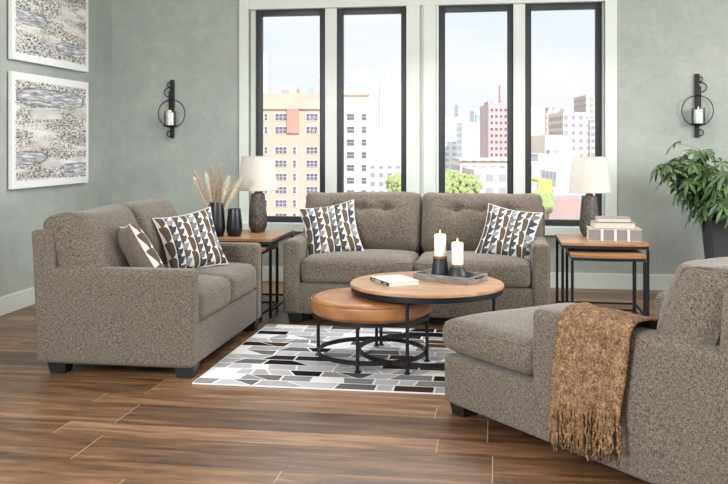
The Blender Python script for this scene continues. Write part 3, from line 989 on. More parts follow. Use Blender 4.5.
# ------------------------------------------------------------------ RUG
def rug():
    x0, x1, y0, y1 = -1.81, 0.42, 5.045, 6.80
    root = empty('area_rug', (x0, y0, 0))
    tag(root, 'ivory rug with a mosaic of grey, brown and plum quadrilaterals', 'rug')
    Wd, D = x1 - x0, y1 - y0
    bm = boxes((0, Wd, 0, D, 0.0005, 0.008, 0.002))
    obj('pile', bm, M['rugbase'], root, False)
    bm = bmesh.new()
    lay = bm.loops.layers.color.new('patch')
    pal = [(0.74, 0.75, 0.77), (0.66, 0.67, 0.69), (0.40, 0.40, 0.42), (0.50, 0.51, 0.53), (0.72, 0.73, 0.75), (0.74, 0.76, 0.78), (0.56, 0.56, 0.57), (0.72, 0.73, 0.74), (0.17, 0.145, 0.16), (0.09, 0.075, 0.10), (0.28, 0.20, 0.15), (0.62, 0.62, 0.63), (0.44, 0.41, 0.39), (0.36, 0.30, 0.27), (0.66, 0.67, 0.68), (0.70, 0.71, 0.73), (0.70, 0.71, 0.73), (0.30, 0.29, 0.30)]
    rnd = random.Random(11)
    ny = 14
    rh = D / ny
    gap = 0.013
    def quad(p, c):
        f = bm.faces.new([bm.verts.new((min(Wd - 0.006, max(0.006, q[0])), q[1], 0.0086)) for q in p])
        for lp in f.loops: lp[lay] = tuple(c) + (1,)
    for j in range(ny):
        x = -rnd.uniform(0, 0.12)
        ya, yb = j * rh + gap / 2, (j + 1) * rh - gap / 2
        sk = rnd.uniform(-0.03, 0.03)
        while x < Wd - 0.03:
            w = rnd.choice((0.10, 0.15, 0.19, 0.19, 0.24))
            sk2 = rnd.choice((0.0, 0.0, 0.01, -0.01, 0.03, -0.03, 0.07))
            xa0, xa1 = x + sk, x + w + sk2
            xb0, xb1 = x - sk, x + w - sk2
            if rnd.random() > 0.16 and x + w > 0.02:
                quad([(xa0 + gap / 2, ya), (xa1 - gap / 2, ya), (xb1 - gap / 2, yb), (xb0 + gap / 2, yb)], rnd.choice(pal))
            x += w; sk = sk2
    obj('mosaic_pattern', bm, M['rugpatch'], root, False)
rug()

# ------------------------------------------------------------------ COFFEE TABLE + OTTOMAN
def round_frame(root, R_, ztop, angs, rleg, ringr, zr=0.063, foot=0.0088):
    for a in angs:
        x, y = rleg * math.cos(a), rleg * math.sin(a)
        bm = bmesh.new()
        lathe(bm, [(0.021, foot), (0.021, foot + 0.006), (0.0115, foot + 0.010), (0.0115, ztop)], 16, (x, y, 0))
        obj('leg', bm, M['black'], root)
    bm = bmesh.new()
    ring_flat(bm, ringr - 0.006, ringr + 0.006, zr - 0.014, zr + 0.014)
    obj('lower_ring', bm, M['black'], root)

th = R(8.66)
ct = empty('coffee_table', (-0.473, 5.896, 0)); tag(ct, 'round wooden coffee table on three black metal legs overlapping the leather ottoman', 'coffee table')
bm = bmesh.new()
lathe(bm, [(0.0, 0.487), (0.505, 0.487), (0.513, 0.492), (0.513, 0.505), (0.508, 0.510), (0.0, 0.510)], 96, cap=False)
obj('tabletop', bm, M['topwood'], ct)
bm = bmesh.new(); ring_flat(bm, 0.488, 0.506, 0.455, 0.487, 96); obj('apron', bm, M['black'], ct)
round_frame(ct, 0.5, 0.47, [R(-109) + th, R(130) + th, R(8) + th], 0.465, 0.450)

ot = empty('ottoman', (-0.833, 5.80, 0)); tag(ot, 'low round caramel leather ottoman tucked under the coffee table', 'ottoman')
bm = bmesh.new()
prof = [(0.0, 0.318), (0.375, 0.318)]
for i in range(1, 9):
    a = R(-90 + i * 22.5)
    rr = 0.045
    prof.append((0.357 + rr * math.cos(a) * 0.95, (0.356 if a < 0 else 0.392) + rr * math.sin(a) * 0.85))
prof += [(0.30, 0.434), (0.2, 0.438), (0.1, 0.440), (0.0, 0.440)]
lathe(bm, prof, 96, cap=False, fn=lambda p, a: p + Vector((0, 0, 0.002 * nz(p, 8, 2))))
cu = obj('cushion', bm, M['leather'], ot, True, 60)
bm = bmesh.new()
tube(bm, [(0.401 * math.cos(2 * PI * k / 64), 0.401 * math.sin(2 * PI * k / 64), 0.415) for k in range(64)], 0.0035, 6, True)
obj('piping', bm, M['leather'], cu)
bm = bmesh.new(); ring_flat(bm, 0.36, 0.388, 0.292, 0.318, 96); obj('seat_rim', bm, M['black'], ot)
round_frame(ot, 0.4, 0.30, [R(165) + th, R(-104) + th, R(-12) + th, R(84) + th], 0.372, 0.358)

# ------------------------------------------------------------------ END TABLES
def end_table(loc, w, d, h, label, bulge=0.0, group=None, stretch=True, name='nesting_table'):
    root = empty(name, loc)
    tag(root, label, 'side table', group)
    def outline(ins, zz, bm):
        pts = []
        N = 14
        for i in range(N + 1):
            t = i / N
            pts.append((ins + (w - 2 * ins) * t, ins - bulge * math.sin(PI * t)))
        pts += [(w - ins, d - ins), (ins, d - ins)]
        return [bm.verts.new((x, y, zz)) for x, y in pts]
    def slab(ins, z0, z1):
        bm = bmesh.new()
        A, B = outline(ins, z0, bm), outline(ins, z1, bm)
        n = len(A)
        for k in range(n): bm.faces.new((A[k], A[(k + 1) % n], B[(k + 1) % n], B[k]))
        bm.faces.new(A[::-1]); bm.faces.new(B)
        return bm
    obj('tabletop', slab(0.0, h - 0.02, h), M['endwood'], root, False)
    obj('top_frame', slab(0.004, h - 0.045, h - 0.02), M['black'], root, False)
    t_ = 0.011
    for (x, y) in ((t_, t_), (w - t_, t_), (t_, d - t_), (w - t_, d - t_)):
        bm = boxes((x - t_, x + t_, y - t_, y + t_, 0.012, h - 0.045, 0.002))
        lathe(bm, [(0.014, 0), (0.014, 0.006), (0.006, 0.008), (0.006, 0.013)], 12, (x, y, 0))
        obj('leg', bm, M['black'], root, False)
    if stretch:
        for x in (t_, w - t_):
            obj('stretcher', boxes((x - 0.008, x + 0.008, 2 * t_, d - 2 * t_, 0.05, 0.066)), M['black'], root, False)
        obj('stretcher', boxes((2 * t_, w - 2 * t_, d - t_ - 0.008, d - t_ + 0.008, 0.05, 0.066)), M['black'], root, False)
    return root
end_table((-2.56, 7.07, 0), 0.71, 0.80, 0.65, 'larger wood-topped nesting table between loveseat and sofa carrying the vases and a lamp')
end_table((-2.50, 6.91, 0), 0.61, 0.56, 0.585, 'smaller nesting table tucked under the vase table left of the sofa')
end_table((0.50, 7.19, 0), 0.68, 0.69, 0.65, 'larger wood-topped nesting table right of the sofa holding books and a lamp', 0.03)
end_table((0.56, 7.00, 0), 0.565, 0.56, 0.578, 'smaller nesting table tucked under the book table right of the sofa', 0.03)

# ------------------------------------------------------------------ LAMPS
def lamp(loc, label):
    root = empty('table_lamp', loc); tag(root, label, 'lamp', None)
    bm = bmesh.new()
    lathe(bm, [(0.05, 0), (0.058, 0.004), (0.078, 0.045), (0.083, 0.08), (0.080, 0.16), (0.070, 0.27), (0.063, 0.335), (0.060, 0.345), (0.0, 0.346)], 40, cap=False,
          fn=lambda p, a: p * (1 + 0.02 * nz((math.cos(a) * 3, math.sin(a) * 3, p.z * 20), 1, 3)))
    obj('base', bm, M['lampbase'], root)
    bm = bmesh.new(); lathe(bm, [(0.032, 0.342), (0.032, 0.362), (0.014, 0.366), (0.014, 0.395), (0.02, 0.40), (0.02, 0.45), (0, 0.455)], 20, cap=False); obj('neck', bm, M['band'], root)
    bm = bmesh.new()
    z0, z1 = 0.374, 0.68
    lathe(bm, [(0.178, z0), (0.1785, z0), (0.144, z1), (0.1425, z1), (0.176, z0)], 56, cap=False)
    sh = obj('lamp_shade', bm, M['shade'], root, True, 50)
    bm = bmesh.new()
    for r_, z_ in ((0.1778, z0 + 0.002), (0.1432, z1 - 0.002)):
        bm = bmesh.new(); tube(bm, [(r_ * math.cos(2 * PI * k / 48), r_ * math.sin(2 * PI * k / 48), z_) for k in range(48)], 0.002, 6, True)
        obj('rim', bm, M['palelinen'], sh)
    bm = bmesh.new()
    for k in range(3):
        a = k * 2 * PI / 3
        tube(bm, [(0, 0, z1 - 0.03), (0.144 * math.cos(a), 0.144 * math.sin(a), z1 - 0.012)], 0.002, 6)
    tube(bm, [(0, 0, 0.45), (0, 0, z1 - 0.03)], 0.004, 6)
    obj('harp', bm, M['black'], root)
    return root
lamp((-2.13, 7.66, 0.65), 'table lamp with cream shade and mottled dark base beside the black vases')
lamp((0.775, 7.76, 0.65), 'table lamp with white shade and mottled dark base behind the stack of books')

# ------------------------------------------------------------------ VASES
def vase(loc, sc, prof, label):
    root = empty('vase', loc); tag(root, label, 'vase')
    bm = bmesh.new(); lathe(bm, prof, 40, cap=False); obj('body', bm, M['ceramic'], root, True, 50)
    return root
vase((-2.385, 7.27, 0.65), 1, [(0, 0), (0.054, 0), (0.059, 0.004), (0.073, 0.06), (0.074, 0.085), (0.060, 0.275), (0.058, 0.290), (0.052, 0.290), (0.054, 0.26), (0.062, 0.08), (0, 0.02)], 'taller matte black vase holding the dried pampas stems')
vase((-2.234, 7.29, 0.65), 1, [(0, 0), (0.050, 0), (0.055, 0.004), (0.068, 0.05), (0.070, 0.07), (0.054, 0.22), (0.052, 0.235), (0.046, 0.235), (0.048, 0.21), (0.055, 0.06), (0, 0.02)], 'shorter empty matte black vase between the pampas vase and the lamp')

# pampas plumes: separate stems
M['pampas1'] = plain('pampas_cream', (0.86, 0.80, 0.68), 0.9, 0, 0.2, 60)
M['pampas2'] = plain('pampas_brown', (0.62, 0.47, 0.36), 0.9, 0, 0.25, 60)
M['straw'] = plain('straw_stem', (0.42, 0.30, 0.16), 0.8)
def plume(dx, dy, top, ln, mat, wd, idx, lab):
    root = empty('pampas_stem', (-2.385, 7.27, 0.67)); tag(root, lab, 'dried stem', 'dried pampas stems in the black vase')
    p0 = Vector((dx * 0.04, dy * 0.04, 0.03)); p3 = Vector((dx, dy, top))
    bend = Vector((dx * 0.12, dy * 0.12, 0.0))
    def pos(t): return p0.lerp(p3, t) * (1) - bend * math.sin(PI * t) * 0.8
    # keep inside the neck
    bm = bmesh.new(); tube(bm, [pos(t / 10) for t in range(11)], 0.0022, 6); obj('stalk', bm, M['straw'], root)
    bm = bmesh.new()
    rnd = random.Random(idx)
    t0 = 1 - ln / (p3 - p0).length
    for i in range(900):
        t = rnd.random() ** 0.9
        tt = t0 + (1 - t0) * t
        c = pos(min(1, tt)); d = (pos(min(1, tt)) - pos(tt - 0.03)).normalized()
        a = rnd.uniform(0, 2 * PI)
        s1 = d.cross(Vector((0.3, 1, 0.2))).normalized(); s2 = d.cross(s1)
        o = (s1 * math.cos(a) + s2 * math.sin(a))
        prof = wd * (math.sin(PI * min(1, t * 0.93 + 0.07)) ** 0.6) * rnd.uniform(0.5, 1.1)
        L = 0.028
        tip = c + o * prof + d * L
        side = d.cross(o) * 0.0022
        v = [bm.verts.new(c + side), bm.verts.new(c - side), bm.verts.new(c.lerp(tip, .6) - side * .8 + o * .003), bm.verts.new(tip), bm.verts.new(c.lerp(tip, .6) + side * .8 + o * .003)]
        bm.faces.new(v)
    tube(bm, [pos(t0 + (1 - t0) * q / 10) for q in range(11)], [wd * 0.35 * max(0.15, math.sin(PI * min(1, q / 10 * .93 + .05))) for q in range(11)], 8)
    obj('plume', bm, mat, root, False)
specs = [(-0.175, 0.02, 0.53, 0.22, 'pampas1', 0.020, 'cream pampas stem leaning furthest left'),
         (-0.165, -0.03, 0.60, 0.24, 'pampas2', 0.013, 'thin brown pampas stem leaning to the left, above the cream one'),
         (-0.085, 0.03, 0.57, 0.22, 'pampas1', 0.018, 'cream pampas stem left of the tallest brown ones'),
         (-0.025, -0.02, 0.645, 0.28, 'pampas2', 0.017, 'tall brown pampas stem left of centre'),
         (0.02, 0.05, 0.54, 0.22, 'pampas1', 0.017, 'cream pampas stem standing upright in the middle'),
         (0.055, -0.01, 0.65, 0.27, 'pampas2', 0.016, 'tall brown pampas stem right of centre'),
         (0.075, 0.04, 0.50, 0.20, 'pampas1', 0.015, 'short cream pampas stem right of centre'),
         (0.115, -0.02, 0.545, 0.22, 'pampas1', 0.019, 'cream pampas stem leaning to the right'),
         (0.15, 0.02, 0.49, 0.20, 'pampas2', 0.012, 'thin brown pampas stem low on the right'),
         (0.215, 0.0, 0.545, 0.24, 'pampas1', 0.018, 'cream pampas stem leaning furthest right')]
for i, (dx, dy, tp, ln, m_, wd, lab) in enumerate(specs): plume(dx * 1.08 - 0.012, dy, tp - 0.065, ln + 0.07, M[m_], wd * (2.3 if m_ == 'pampas1' else 1.6), i, lab)

# ------------------------------------------------------------------ BOOKS
def book(loc, rz, w, d, h, label, cover, spine=None, bands=False, name='book', pages_front=True, group=None, marks=None):
    """w along x, d along y; the fore edge faces -y unless pages_front is False (then the spine does)"""
    root = empty(name, loc, rz); tag(root, label, 'book', group)
    cv = 0.004 if h < 0.08 else 0.007
    y0, y1 = 0, d
    specs_ = [(0, w, y0, y1, 0, cv, 0.0015), (0, w, y0, y1, h - cv, h, 0.0015)]
    bm = boxes(*specs_)
    obj('cover', bm, cover, root, False)
    sy = (d - cv, d) if pages_front else (0, cv)
    bm = boxes((0.0005, w - 0.0005, sy[0], sy[1], cv, h - cv))
    sp = obj('spine', bm, spine or cover, root, False)
    bm = boxes((0.005, w - 0.005, 0.006, d - 0.006, cv, h - cv))
    obj('pages', bm, M['pages'], root, False)
    if bands:
        for f_ in (0.25, 0.5, 0.75):
            obj('spine_band', boxes((w * f_ - 0.011, w * f_ + 0.011, -0.004, 0.001, 0.002, h - 0.002, 0.002)), M['whitecover'], sp, False)
    if marks:
        bm = bmesh.new()
        for (x0, x1, z0, z1) in marks: box(bm, x0, x1, -0.0008, 0.0, z0, z1)
        obj('lettering', bm, M['whitecover'], sp, False)
    return root
book((0.728, 7.33, 0.65), R(-1), 0.415, 0.28, 0.10, 'thick grey linen book with white bands on its spine, lowest of the stack of three', M['palelinen'], M['greylinen'], True, 'book', False)
book((0.77, 7.345, 0.75), R(1.5), 0.33, 0.25, 0.052, 'medium grey-covered book in the middle of the stack of three', M['greylinen'], None, False)
book((0.795, 7.36, 0.802), R(-1), 0.27, 0.21, 0.036, 'small grey-covered book on top of the stack of three', M['greylinen'], None, False)
# book on the coffee table: spine faces left-front
bk = Vector((-0.856, 5.90, 0.5105)); bn = Vector((-0.700, 5.655, 0.51))
ang = math.atan2(bn.y - bk.y, bn.x - bk.x)
ln = (bn - bk).length
glyph = []
gx = 0.03
for wv in (0.012, 0.012): glyph.append((gx, gx + 0.009, 0.011, 0.018)); gx += wv
gx = 0.075
for q in range(9): glyph.append((gx, gx + 0.007, 0.009, 0.022 if q % 3 else 0.019)); gx += 0.0105
gx = 0.215
for q in range(3): glyph.append((gx, gx + 0.009, 0.011, 0.018)); gx += 0.012
b = book(bk, ang, ln, 0.225, 0.030, 'white book with a black lettered spine on the coffee table left of the tray', M['whitecover'], M['blackcover'], False, 'book', False, None, glyph)
# dark photograph on its cover
bm = boxes((0.02, ln - 0.06, 0.03, 0.16, 0.0299, 0.0304))
def cover_art():
    t = NT('cover_photo')
    n = t.noise(t.coord((6, 18, 1)), 1, 4, 0.6, 1.0)
    t.set(t.ramp(n, [(0.46, (0.80, 0.80, 0.80)), (0.55, (0.5, 0.5, 0.5)), (0.62, (0.12, 0.12, 0.12))]), 0.4)
    return t.m
obj('cover_picture', bm, cover_art(), b, False)

# ------------------------------------------------------------------ TRAY, CANDLE HOLDERS, CANDLES
ty = empty('serving_tray', (-0.322, 6.02, 0.5102), R(-26)); tag(ty, 'weathered grey wooden tray with black handles on the coffee table', 'tray')
L2, D2 = 0.215, 0.135
bm = boxes((-L2, L2, -D2, D2, 0, 0.010), (-L2, L2, -D2, -D2 + 0.013, 0.010, 0.046, 0.002), (-L2, L2, D2 - 0.013, D2, 0.010, 0.046, 0.002),
           (-L2, -L2 + 0.013, -D2 + 0.013, D2 - 0.013, 0.010, 0.046, 0.002), (L2 - 0.013, L2, -D2 + 0.013, D2 - 0.013, 0.010, 0.046, 0.002))
obj('frame', bm, M['traywood'], ty, False)
obj('base_panel', boxes((-L2 + 0.014, L2 - 0.014, -D2 + 0.014, D2 - 0.014, 0.0101, 0.0115)), M['blackwood'], ty, False)
for s_ in (-1, 1):
    bm = bmesh.new()
    tube(bm, [(s_ * (L2 - 0.002), -0.05, 0.034), (s_ * (L2 + 0.014), -0.042, 0.037), (s_ * (L2 + 0.014), 0.042, 0.037), (s_ * (L2 - 0.002), 0.05, 0.034)], 0.0045, 8)
    obj('handle', bm, M['black'], ty)
def holder(loc, rb, rt, h, label):
    root = empty('candle_holder', loc); tag(root, label, 'candle holder')
    bm = bmesh.new()
    lathe(bm, [(0, 0), (rb * 0.9, 0), (rb, 0.008), (rb, 0.022), (rb * 0.93, h * 0.45), (rt * 1.0, h * 0.86), (rt, h - 0.018)], 36, cap=False)
    obj('body', bm, M['holder'], root, True, 40)
    bm = bmesh.new(); lathe(bm, [(rt * 0.99, h - 0.018), (rt * 1.03, h - 0.016), (rt * 1.03, h - 0.004), (rt, h - 0.001), (0, h - 0.001)], 36, cap=False)
    obj('wood_band', bm, M['band'], root, True, 40)
def candle(loc, r, h, label):
    root = empty('candle', loc); tag(root, label, 'candle')
    bm = bmesh.new(); lathe(bm, [(0, 0), (r - 0.002, 0), (r, 0.003), (r, h - 0.006), (r - 0.005, h), (r - 0.012, h - 0.002), (0, h - 0.005)], 32, cap=False)
    obj('wax', bm, M['wax'], root, True, 50)
    bm = bmesh.new(); tube(bm, [(0, 0, h - 0.006), (0.001, 0, h + 0.004), (0.002, 0, h + 0.009)], 0.0013, 6); obj('wick', bm, M['wick'], root)
    bm = bmesh.new(); lathe(bm, [(0, h + 0.004), (0.0035, h + 0.009), (0.0045, h + 0.014), (0.003, h + 0.022), (0, h + 0.031)], 12, cap=False); obj('flame', bm, M['flame'], root)
holder((-0.392, 6.03, 0.522), 0.061, 0.047, 0.150, 'taller dark candle holder with a wooden rim on the tray')
candle((-0.392, 6.03, 0.6712), 0.0405, 0.150, 'white pillar candle on the taller holder')
holder((-0.272, 5.99, 0.522), 0.070, 0.044, 0.100, 'shorter dark candle holder with a wooden rim on the tray')
candle((-0.272, 5.99, 0.6212), 0.040, 0.150, 'white pillar candle on the shorter holder')

# ------------------------------------------------------------------ WALL SCONCES
def sconce(x, side, label, lab2):
    y = YB - 0.06; zc = 1.765
    root = empty('wall_sconce', (x, y, zc)); tag(root, label, 'wall sconce')
    bm = boxes((-0.022, 0.022, 0.030, 0.052, 0.02, 0.36, 0.003), (-0.022, 0.022, 0.030, 0.052, -0.262, -0.13, 0.003))
    box(bm, 0.006 * side, 0.022 * side + 0.016 * side, 0.034, 0.048, -0.0, 0.24, 0.002)
    box(bm, -0.022, 0.022, 0.052, 0.0595, 0.05, 0.33)
    box(bm, -0.022, 0.022, 0.036, 0.046, -0.14, 0.03)
    obj('backplate', bm, M['black'], root, False)
    bm = bmesh.new()
    tube(bm, [(0.148 * math.cos(2 * PI * k / 64), 0.02, 0.148 * math.sin(2 * PI * k / 64)) for k in range(64)], 0.0045, 8, True)
    obj('large_ring', bm, M['black'], root)
    for (dx, dz, r_) in ((0.040, 0.228, 0.048), (0.026, 0.308, 0.026), (0.030, -0.215, 0.030)):
        bm = bmesh.new()
        tube(bm, [(side * dx + r_ * math.cos(2 * PI * k / 32), 0.040, dz + r_ * math.sin(2 * PI * k / 32)) for k in range(32)], 0.0045, 8, True)
        obj('small_ring', bm, M['black'], root)
    bm = bmesh.new(); lathe(bm, [(0, -0.138), (0.07, -0.138), (0.072, -0.134), (0.072, -0.126), (0, -0.126)], 32, (0, -0.02, 0), cap=False); obj('candle_plate', bm, M['black'], root)
    bm = bmesh.new(); lathe(bm, [(0.062, -0.126), (0.062, 0.025), (0.060, 0.025), (0.060, -0.126)], 32, (0, -0.02, 0), cap=False); obj('glass_shade', bm, M['glass'], root, True, 40)
    candle((x, y - 0.02, zc - 0.1258), 0.038, 0.135, lab2)
sconce(-3.44, -1, 'black ring wall sconce left of the windows', 'white candle inside the glass of the left wall sconce')
sconce(1.92, 1, 'black ring wall sconce right of the windows above the plant', 'white candle inside the glass of the right wall sconce')

# ------------------------------------------------------------------ PAINTINGS
def painting(zc, seed, label):
    root = empty('painting', (XL + 0.03, 7.645, zc)); tag(root, label, 'painting')
    o = obj('canvas', boxes((-0.018, 0.018, -0.705, 0.705, -0.503, 0.503, 0.003)), painting_mat('abstract_%d' % seed, seed), root, False)
painting(1.556, 1, 'lower abstract canvas on the left wall with a long grey stroke near its top')
painting(2.665, 2, 'upper abstract canvas on the left wall, cropped by the top of the photo')

# ------------------------------------------------------------------ PLANT
pl = empty('potted_plant', (2.06, 8.28, 0)); tag(pl, 'leafy green umbrella plant in a tall charcoal planter at the right wall', 'plant')
bm = bmesh.new()
for (s0, z0, s1, z1) in ((0.15, 0.0, 0.215, 0.77),):
    A = [bm.verts.new((x * s0, y * s0, z0)) for x, y in ((-1, -1), (1, -1), (1, 1), (-1, 1))]
    B = [bm.verts.new((x * s1, y * s1, z1)) for x, y in ((-1, -1), (1, -1), (1, 1), (-1, 1))]
    C = [bm.verts.new((x * (s1 - 0.02), y * (s1 - 0.02), z1)) for x, y in ((-1, -1), (1, -1), (1, 1), (-1, 1))]
    Dn = [bm.verts.new((x * (s1 - 0.03), y * (s1 - 0.03), z1 - 0.05)) for x, y in ((-1, -1), (1, -1), (1, 1), (-1, 1))]
    for q in range(4):
        for (U_, V_) in ((A, B), (B, C), (C, Dn)):
            bm.faces.new((U_[q], U_[(q + 1) % 4], V_[(q + 1) % 4], V_[q]))
    bm.faces.new(A[::-1]); 
po = obj('planter', bm, M['pot'], pl, False)
obj('soil', boxes((-0.185, 0.185, -0.185, 0.185, 0.70, 0.722)), M['soil'], pl, False)
M['leaf'] = leaf_mat('umbrella_leaf', (0.022, 0.055, 0.018), (0.10, 0.17, 0.055))
rnd = random.Random(5)
bs = bmesh.new(); bl = bmesh.new()
def leaf(bm, base, dirv, up, L, w):
    d = dirv.normalized(); s_ = d.cross(up).normalized(); n_ = s_.cross(d).normalized()
    prof = [(0.0, 0.02), (0.15, 0.25), (0.4, 0.85), (0.65, 1.0), (0.85, 0.6), (1.0, 0.05)]
    prev = None
    for (t, wv) in prof:
        c = base + d * L * t - Vector((0, 0, 1)) * (L * 0.28 * t * t)
        a = bm.verts.new(c + s_ * w * wv + n_ * w * 0.25 * wv); b_ = bm.verts.new(c - s_ * w * wv + n_ * w * 0.25 * wv); m_ = bm.verts.new(c)
        if prev:
            bm.faces.new((prev[0], a, m_, prev[2])); bm.faces.new((prev[2], m_, b_, prev[1]))
        prev = (a, b_, m_)
stems = []
for i in range(17):
    a = rnd.uniform(0, 2 * PI) if i % 3 else rnd.uniform(2.6, 3.9); r0 = rnd.uniform(0.02, 0.10)
    base = Vector((r0 * math.cos(a), r0 * math.sin(a), 0.72))
    sp_ = rnd.uniform(0.15, 0.58)
    tip = Vector((sp_ * math.cos(a), sp_ * math.sin(a) * 0.9, rnd.uniform(0.92, 1.36) + (0.42 - sp_) * 0.5))
    if tip.y > 0.5: tip.y = 0.5
    mid = base.lerp(tip, 0.5) + Vector((0, 0, 0.06))
    pts = [base.lerp(mid, t / 4) for t in range(4)] + [mid.lerp(tip, t / 4) for t in range(5)]
    tube(bs, pts, 0.006, 6)
    stems.append(pts)
    for j in range(12):
        t = rnd.uniform(0.2, 1.0) if j else 1.0
        p = base.lerp(mid, t * 2) if t < 0.5 else mid.lerp(tip, t * 2 - 1)
        aa = a + rnd.gauss(0, 1.3)
        out = Vector((math.cos(aa), math.sin(aa), rnd.uniform(-0.55, 0.7))).normalized()
        e = p + out * rnd.uniform(0.08, 0.22)
        if e.y > 0.55: continue
        tube(bs, [p, p.lerp(e, .5) + Vector((0, 0, .01)), e], 0.002, 5)
        nrm = (out + Vector((0, 0, 1.0))).normalized()
        t1 = nrm.cross(Vector((0.1, 0.3, 1))).normalized(); t2 = nrm.cross(t1)
        nl = rnd.choice((6, 7, 8)); ph = rnd.uniform(0, 6)
        for k in range(nl):
            b_ = ph + 2 * PI * k / nl
            d = t1 * math.cos(b_) + t2 * math.sin(b_) - nrm * 0.15
            leaf(bl, e, d, nrm, rnd.uniform(0.085, 0.14), rnd.uniform(0.015, 0.022))
obj('stems', bs, M['stem'], pl)
lf = obj('foliage', bl, M['leaf'], pl)

# ------------------------------------------------------------------ THROW PILLOWS
def pillow(center, normal, roll, label, size=0.50, T=0.085, flip=False):
    root = empty('throw_pillow', center)
    tag(root, label, 'pillow', 'cup print throw pillows')
    n = Vector(normal).normalized()
    up = Vector((0, 0, 1)) - n * n.z
    up.normalize(); sx = up.cross(n).normalized()
    B = Matrix((sx, up, n)).transposed()
    root.rotation_euler = (B @ Matrix.Rotation(roll, 3, 'Z')).to_euler()
    bm = bmesh.new()
    uvl = bm.loops.layers.uv.new('UVMap')
    N = 28
    hs = size / 2
    grid = {}
    def edge_in(a): return 1 - 0.11 * (1 - a * a)      # sides pulled in between the corners
    for side in (1, -1):
        for i in range(N + 1):
            for j in range(N + 1):
                a, b_ = -1 + 2 * i / N, -1 + 2 * j / N
                a, b_ = math.sin(a * PI / 2) * 0.35 + a * 0.65, math.sin(b_ * PI / 2) * 0.35 + b_ * 0.65
                x, y = a * hs * edge_in(b_), b_ * hs * edge_in(a)
                z = T * (max(0, 1 - a ** 4) * max(0, 1 - b_ ** 4)) ** 0.55 * side
                z += 0.006 * nz((a * 2, b_ * 2, side), 1.3, size * 9 + center[0] * 5) * (1 - a * a) * (1 - b_ * b_)
                key = (i, j, side if (0 < i < N and 0 < j < N) else 0)
                if key not in grid: grid[key] = (bm.verts.new((x, y, z)), (a, b_))
    def g(i, j, side): return grid[(i, j, side if (0 < i < N and 0 < j < N) else 0)]
    for side in (1, -1):
        for i in range(N):
            for j in range(N):
                q = [g(i, j, side), g(i + 1, j, side), g(i + 1, j + 1, side), g(i, j + 1, side)]
                if side < 0: q = q[::-1]
                f = bm.faces.new([v[0] for v in q])
                f.material_index = 0 if side > 0 else 1
                for lp, v in zip(f.loops, q): lp[uvl].uv = (v[1][0] * 0.5 + 0.5, v[1][1] * 0.5 + 0.5)
    c = obj('cover', bm, [M['cup'], M['plainback']], root, True, 120)
    bm = bmesh.new()
    pts = []
    for (fx) in range(4 * 14):
        s_, t_ = divmod(fx, 14)
        t_ = -1 + 2 * t_ / 14
        a, b_ = [(t_, -1), (1, t_), (-t_, 1), (-1, -t_)][s_]
        pts.append((a * hs * edge_in(b_) * 1.003, b_ * hs * edge_in(a) * 1.003, 0))
    tube(bm, pts, 0.0045, 6, True)
    obj('piping', bm, M['cup'], c)
    return root
pillow((-1.395, 7.31, 0.712), (0.16, -0.88, 0.44), R(10), 'cup print throw pillow leaning on the left arm of the sofa', 0.475)
pillow((0.085, 7.31, 0.700), (-0.20, -0.88, 0.44), R(-9), 'cup print throw pillow leaning on the right arm of the sofa', 0.465)
pillow((-2.22, 6.17, 0.725), (0.58, -0.70, 0.40), R(9), 'cup print throw pillow facing out in the middle of the loveseat', 0.455)
pillow((-2.34, 5.50, 0.715), (0.66, 0.58, 0.50), R(-6), 'throw pillow showing its plain brown back near the near arm of the loveseat', 0.45)

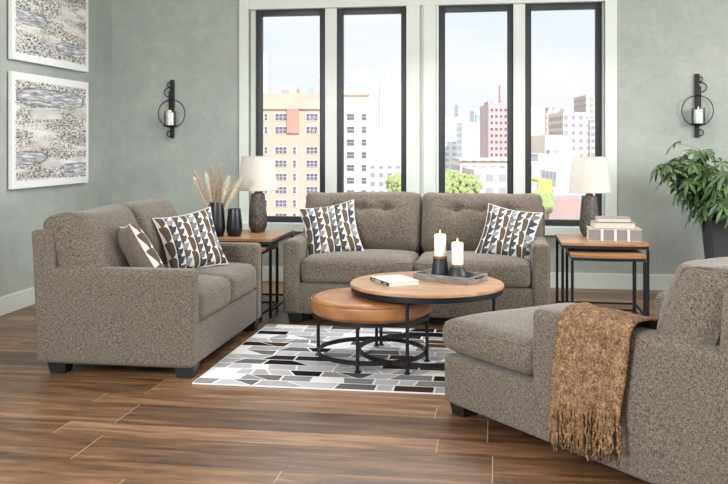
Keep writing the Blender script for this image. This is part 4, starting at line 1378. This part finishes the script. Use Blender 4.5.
# ------------------------------------------------------------------ THROW BLANKET (over the chaise's near arm)
def to_world(lx, ly, lz):
    # chaise local -> world ; local x towards the camera side
    ax = Vector((math.cos(ch_rot), math.sin(ch_rot), 0)); ay = Vector((-math.sin(ch_rot), math.cos(ch_rot), 0))
    return cl + ax * lx + ay * ly + Vector((0, 0, lz))
tb = empty('throw_blanket', cl, ch_rot); tag(tb, 'camel brown fringed chenille throw draped over the arm of the chaise', 'blanket')
def throw():
    ax1 = CW; ax0 = CW - 0.15; top = 0.672
    path = []
    g_ = 0.014
    # seat -> up the inner face -> over the arm -> down the outer face
    path.append((ax0 - 0.20, 0.545))
    path.append((ax0 - 0.05, 0.548))
    path.append((ax0 - g_, 0.575))
    path.append((ax0 - g_, 0.65))
    for q in range(5):
        a = R(180 - q * 22.5); path.append((ax0 + 0.03 + (0.03 + g_) * math.cos(a), top - 0.032 + (0.035 + g_) * math.sin(a)))
    path.append(((ax0 + ax1) / 2, top + g_ + 0.008))
    for q in range(5):
        a = R(90 - q * 22.5); path.append((ax1 - 0.03 + (0.03 + g_) * math.cos(a), top - 0.032 + (0.035 + g_) * math.sin(a)))
    path.append((ax1 + g_, 0.5)); path.append((ax1 + g_ + 0.004, 0.40)); path.append((ax1 + g_ + 0.008, 0.29))
    # resample
    seg = [0]
    for p, q in zip(path, path[1:]): seg.append(seg[-1] + math.hypot(q[0] - p[0], q[1] - p[1]))
    total = seg[-1]
    def at(s_):
        s_ = max(0, min(total, s_))
        for i in range(len(path) - 1):
            if s_ <= seg[i + 1] or i == len(path) - 2:
                t = (s_ - seg[i]) / (seg[i + 1] - seg[i])
                p, q = path[i], path[i + 1]
                d = Vector((q[0] - p[0], q[1] - p[1])).normalized()
                return p[0] + (q[0] - p[0]) * t, p[1] + (q[1] - p[1]) * t, d
    NS, NU = 70, 90
    def sheet(u, t, off=0.0):
        s_ = t * total
        x, z, d = at(s_)
        n_ = Vector((-d.y, d.x))
        k = max(0, (s_ - (total - 0.44)) / 0.44)      # how far down the outside
        y = 0.915 + u * 0.40
        y += -0.05 * k * (1 - u) - 0.055 * k * u
        fold = 0.011 * (1 + math.sin(u * 17 + 1.2 * math.sin(t * 3 + u * 4))) + 0.007 * (1 + math.sin(u * 31 + t * 2.5 + 1)) + 0.006 * nz((u * 6, t * 5, 0), 1, 4)
        amp = 0.35 + 0.75 * k
        lump = 0.010 * (1 + nz((u * 4, t * 7, 2), 1.5, 1))
        o_ = fold * amp + lump * (1 - k * .5) + off
        hem = (0.012 * math.sin(u * 7) + 0.06 * u) * k
        return Vector((x + n_.x * o_, y, z + n_.y * o_ + hem))
    bm = bmesh.new()
    top_ = [[bm.verts.new(sheet(i / NU, j / NS, 0.006)) for i in range(NU + 1)] for j in range(NS + 1)]
    bot_ = [[bm.verts.new(sheet(i / NU, j / NS, -0.002)) for i in range(NU + 1)] for j in range(NS + 1)]
    for j in range(NS):
        for i in range(NU):
            bm.faces.new((top_[j][i], top_[j][i + 1], top_[j + 1][i + 1], top_[j + 1][i]))
            bm.faces.new((bot_[j][i], bot_[j + 1][i], bot_[j + 1][i + 1], bot_[j][i + 1]))
    for j in range(NS):
        for i in (0, NU):
            bm.faces.new((top_[j][i], top_[j + 1][i], bot_[j + 1][i], bot_[j][i]))
    for i in range(NU):
        for j in (0, NS):
            bm.faces.new((top_[j][i], top_[j][i + 1], bot_[j][i + 1], bot_[j][i]))
    obj('cloth', bm, M['throw'], tb, True, 100)
    bm = bmesh.new()
    rnd = random.Random(3)
    for q in range(62):
        u = (q + 0.5) / 62
        p = sheet(u, 1.0, 0.004) + Vector((0, 0, 0.006))
        pts = [p, p + Vector((rnd.uniform(0, .006), rnd.uniform(-.004, .004), -0.02))]
        L = rnd.uniform(0.18, 0.235)
        sw = rnd.uniform(-0.02, 0.02)
        for k in range(1, 8):
            pts.append(pts[1] + Vector((0.003 * math.sin(k * 1.9 + q) + rnd.uniform(0, 0.004), sw * k / 7 + 0.006 * math.sin(k * 2.2 + q * 3), -(L - 0.02) * k / 7)))
        rs = [0.005, 0.008] + [0.004 + 0.0022 * ((k + q) % 2) for k in range(7)]
        tube(bm, pts, rs, 6)
    obj('fringe', bm, M['throw'], tb, True, 100)
throw()
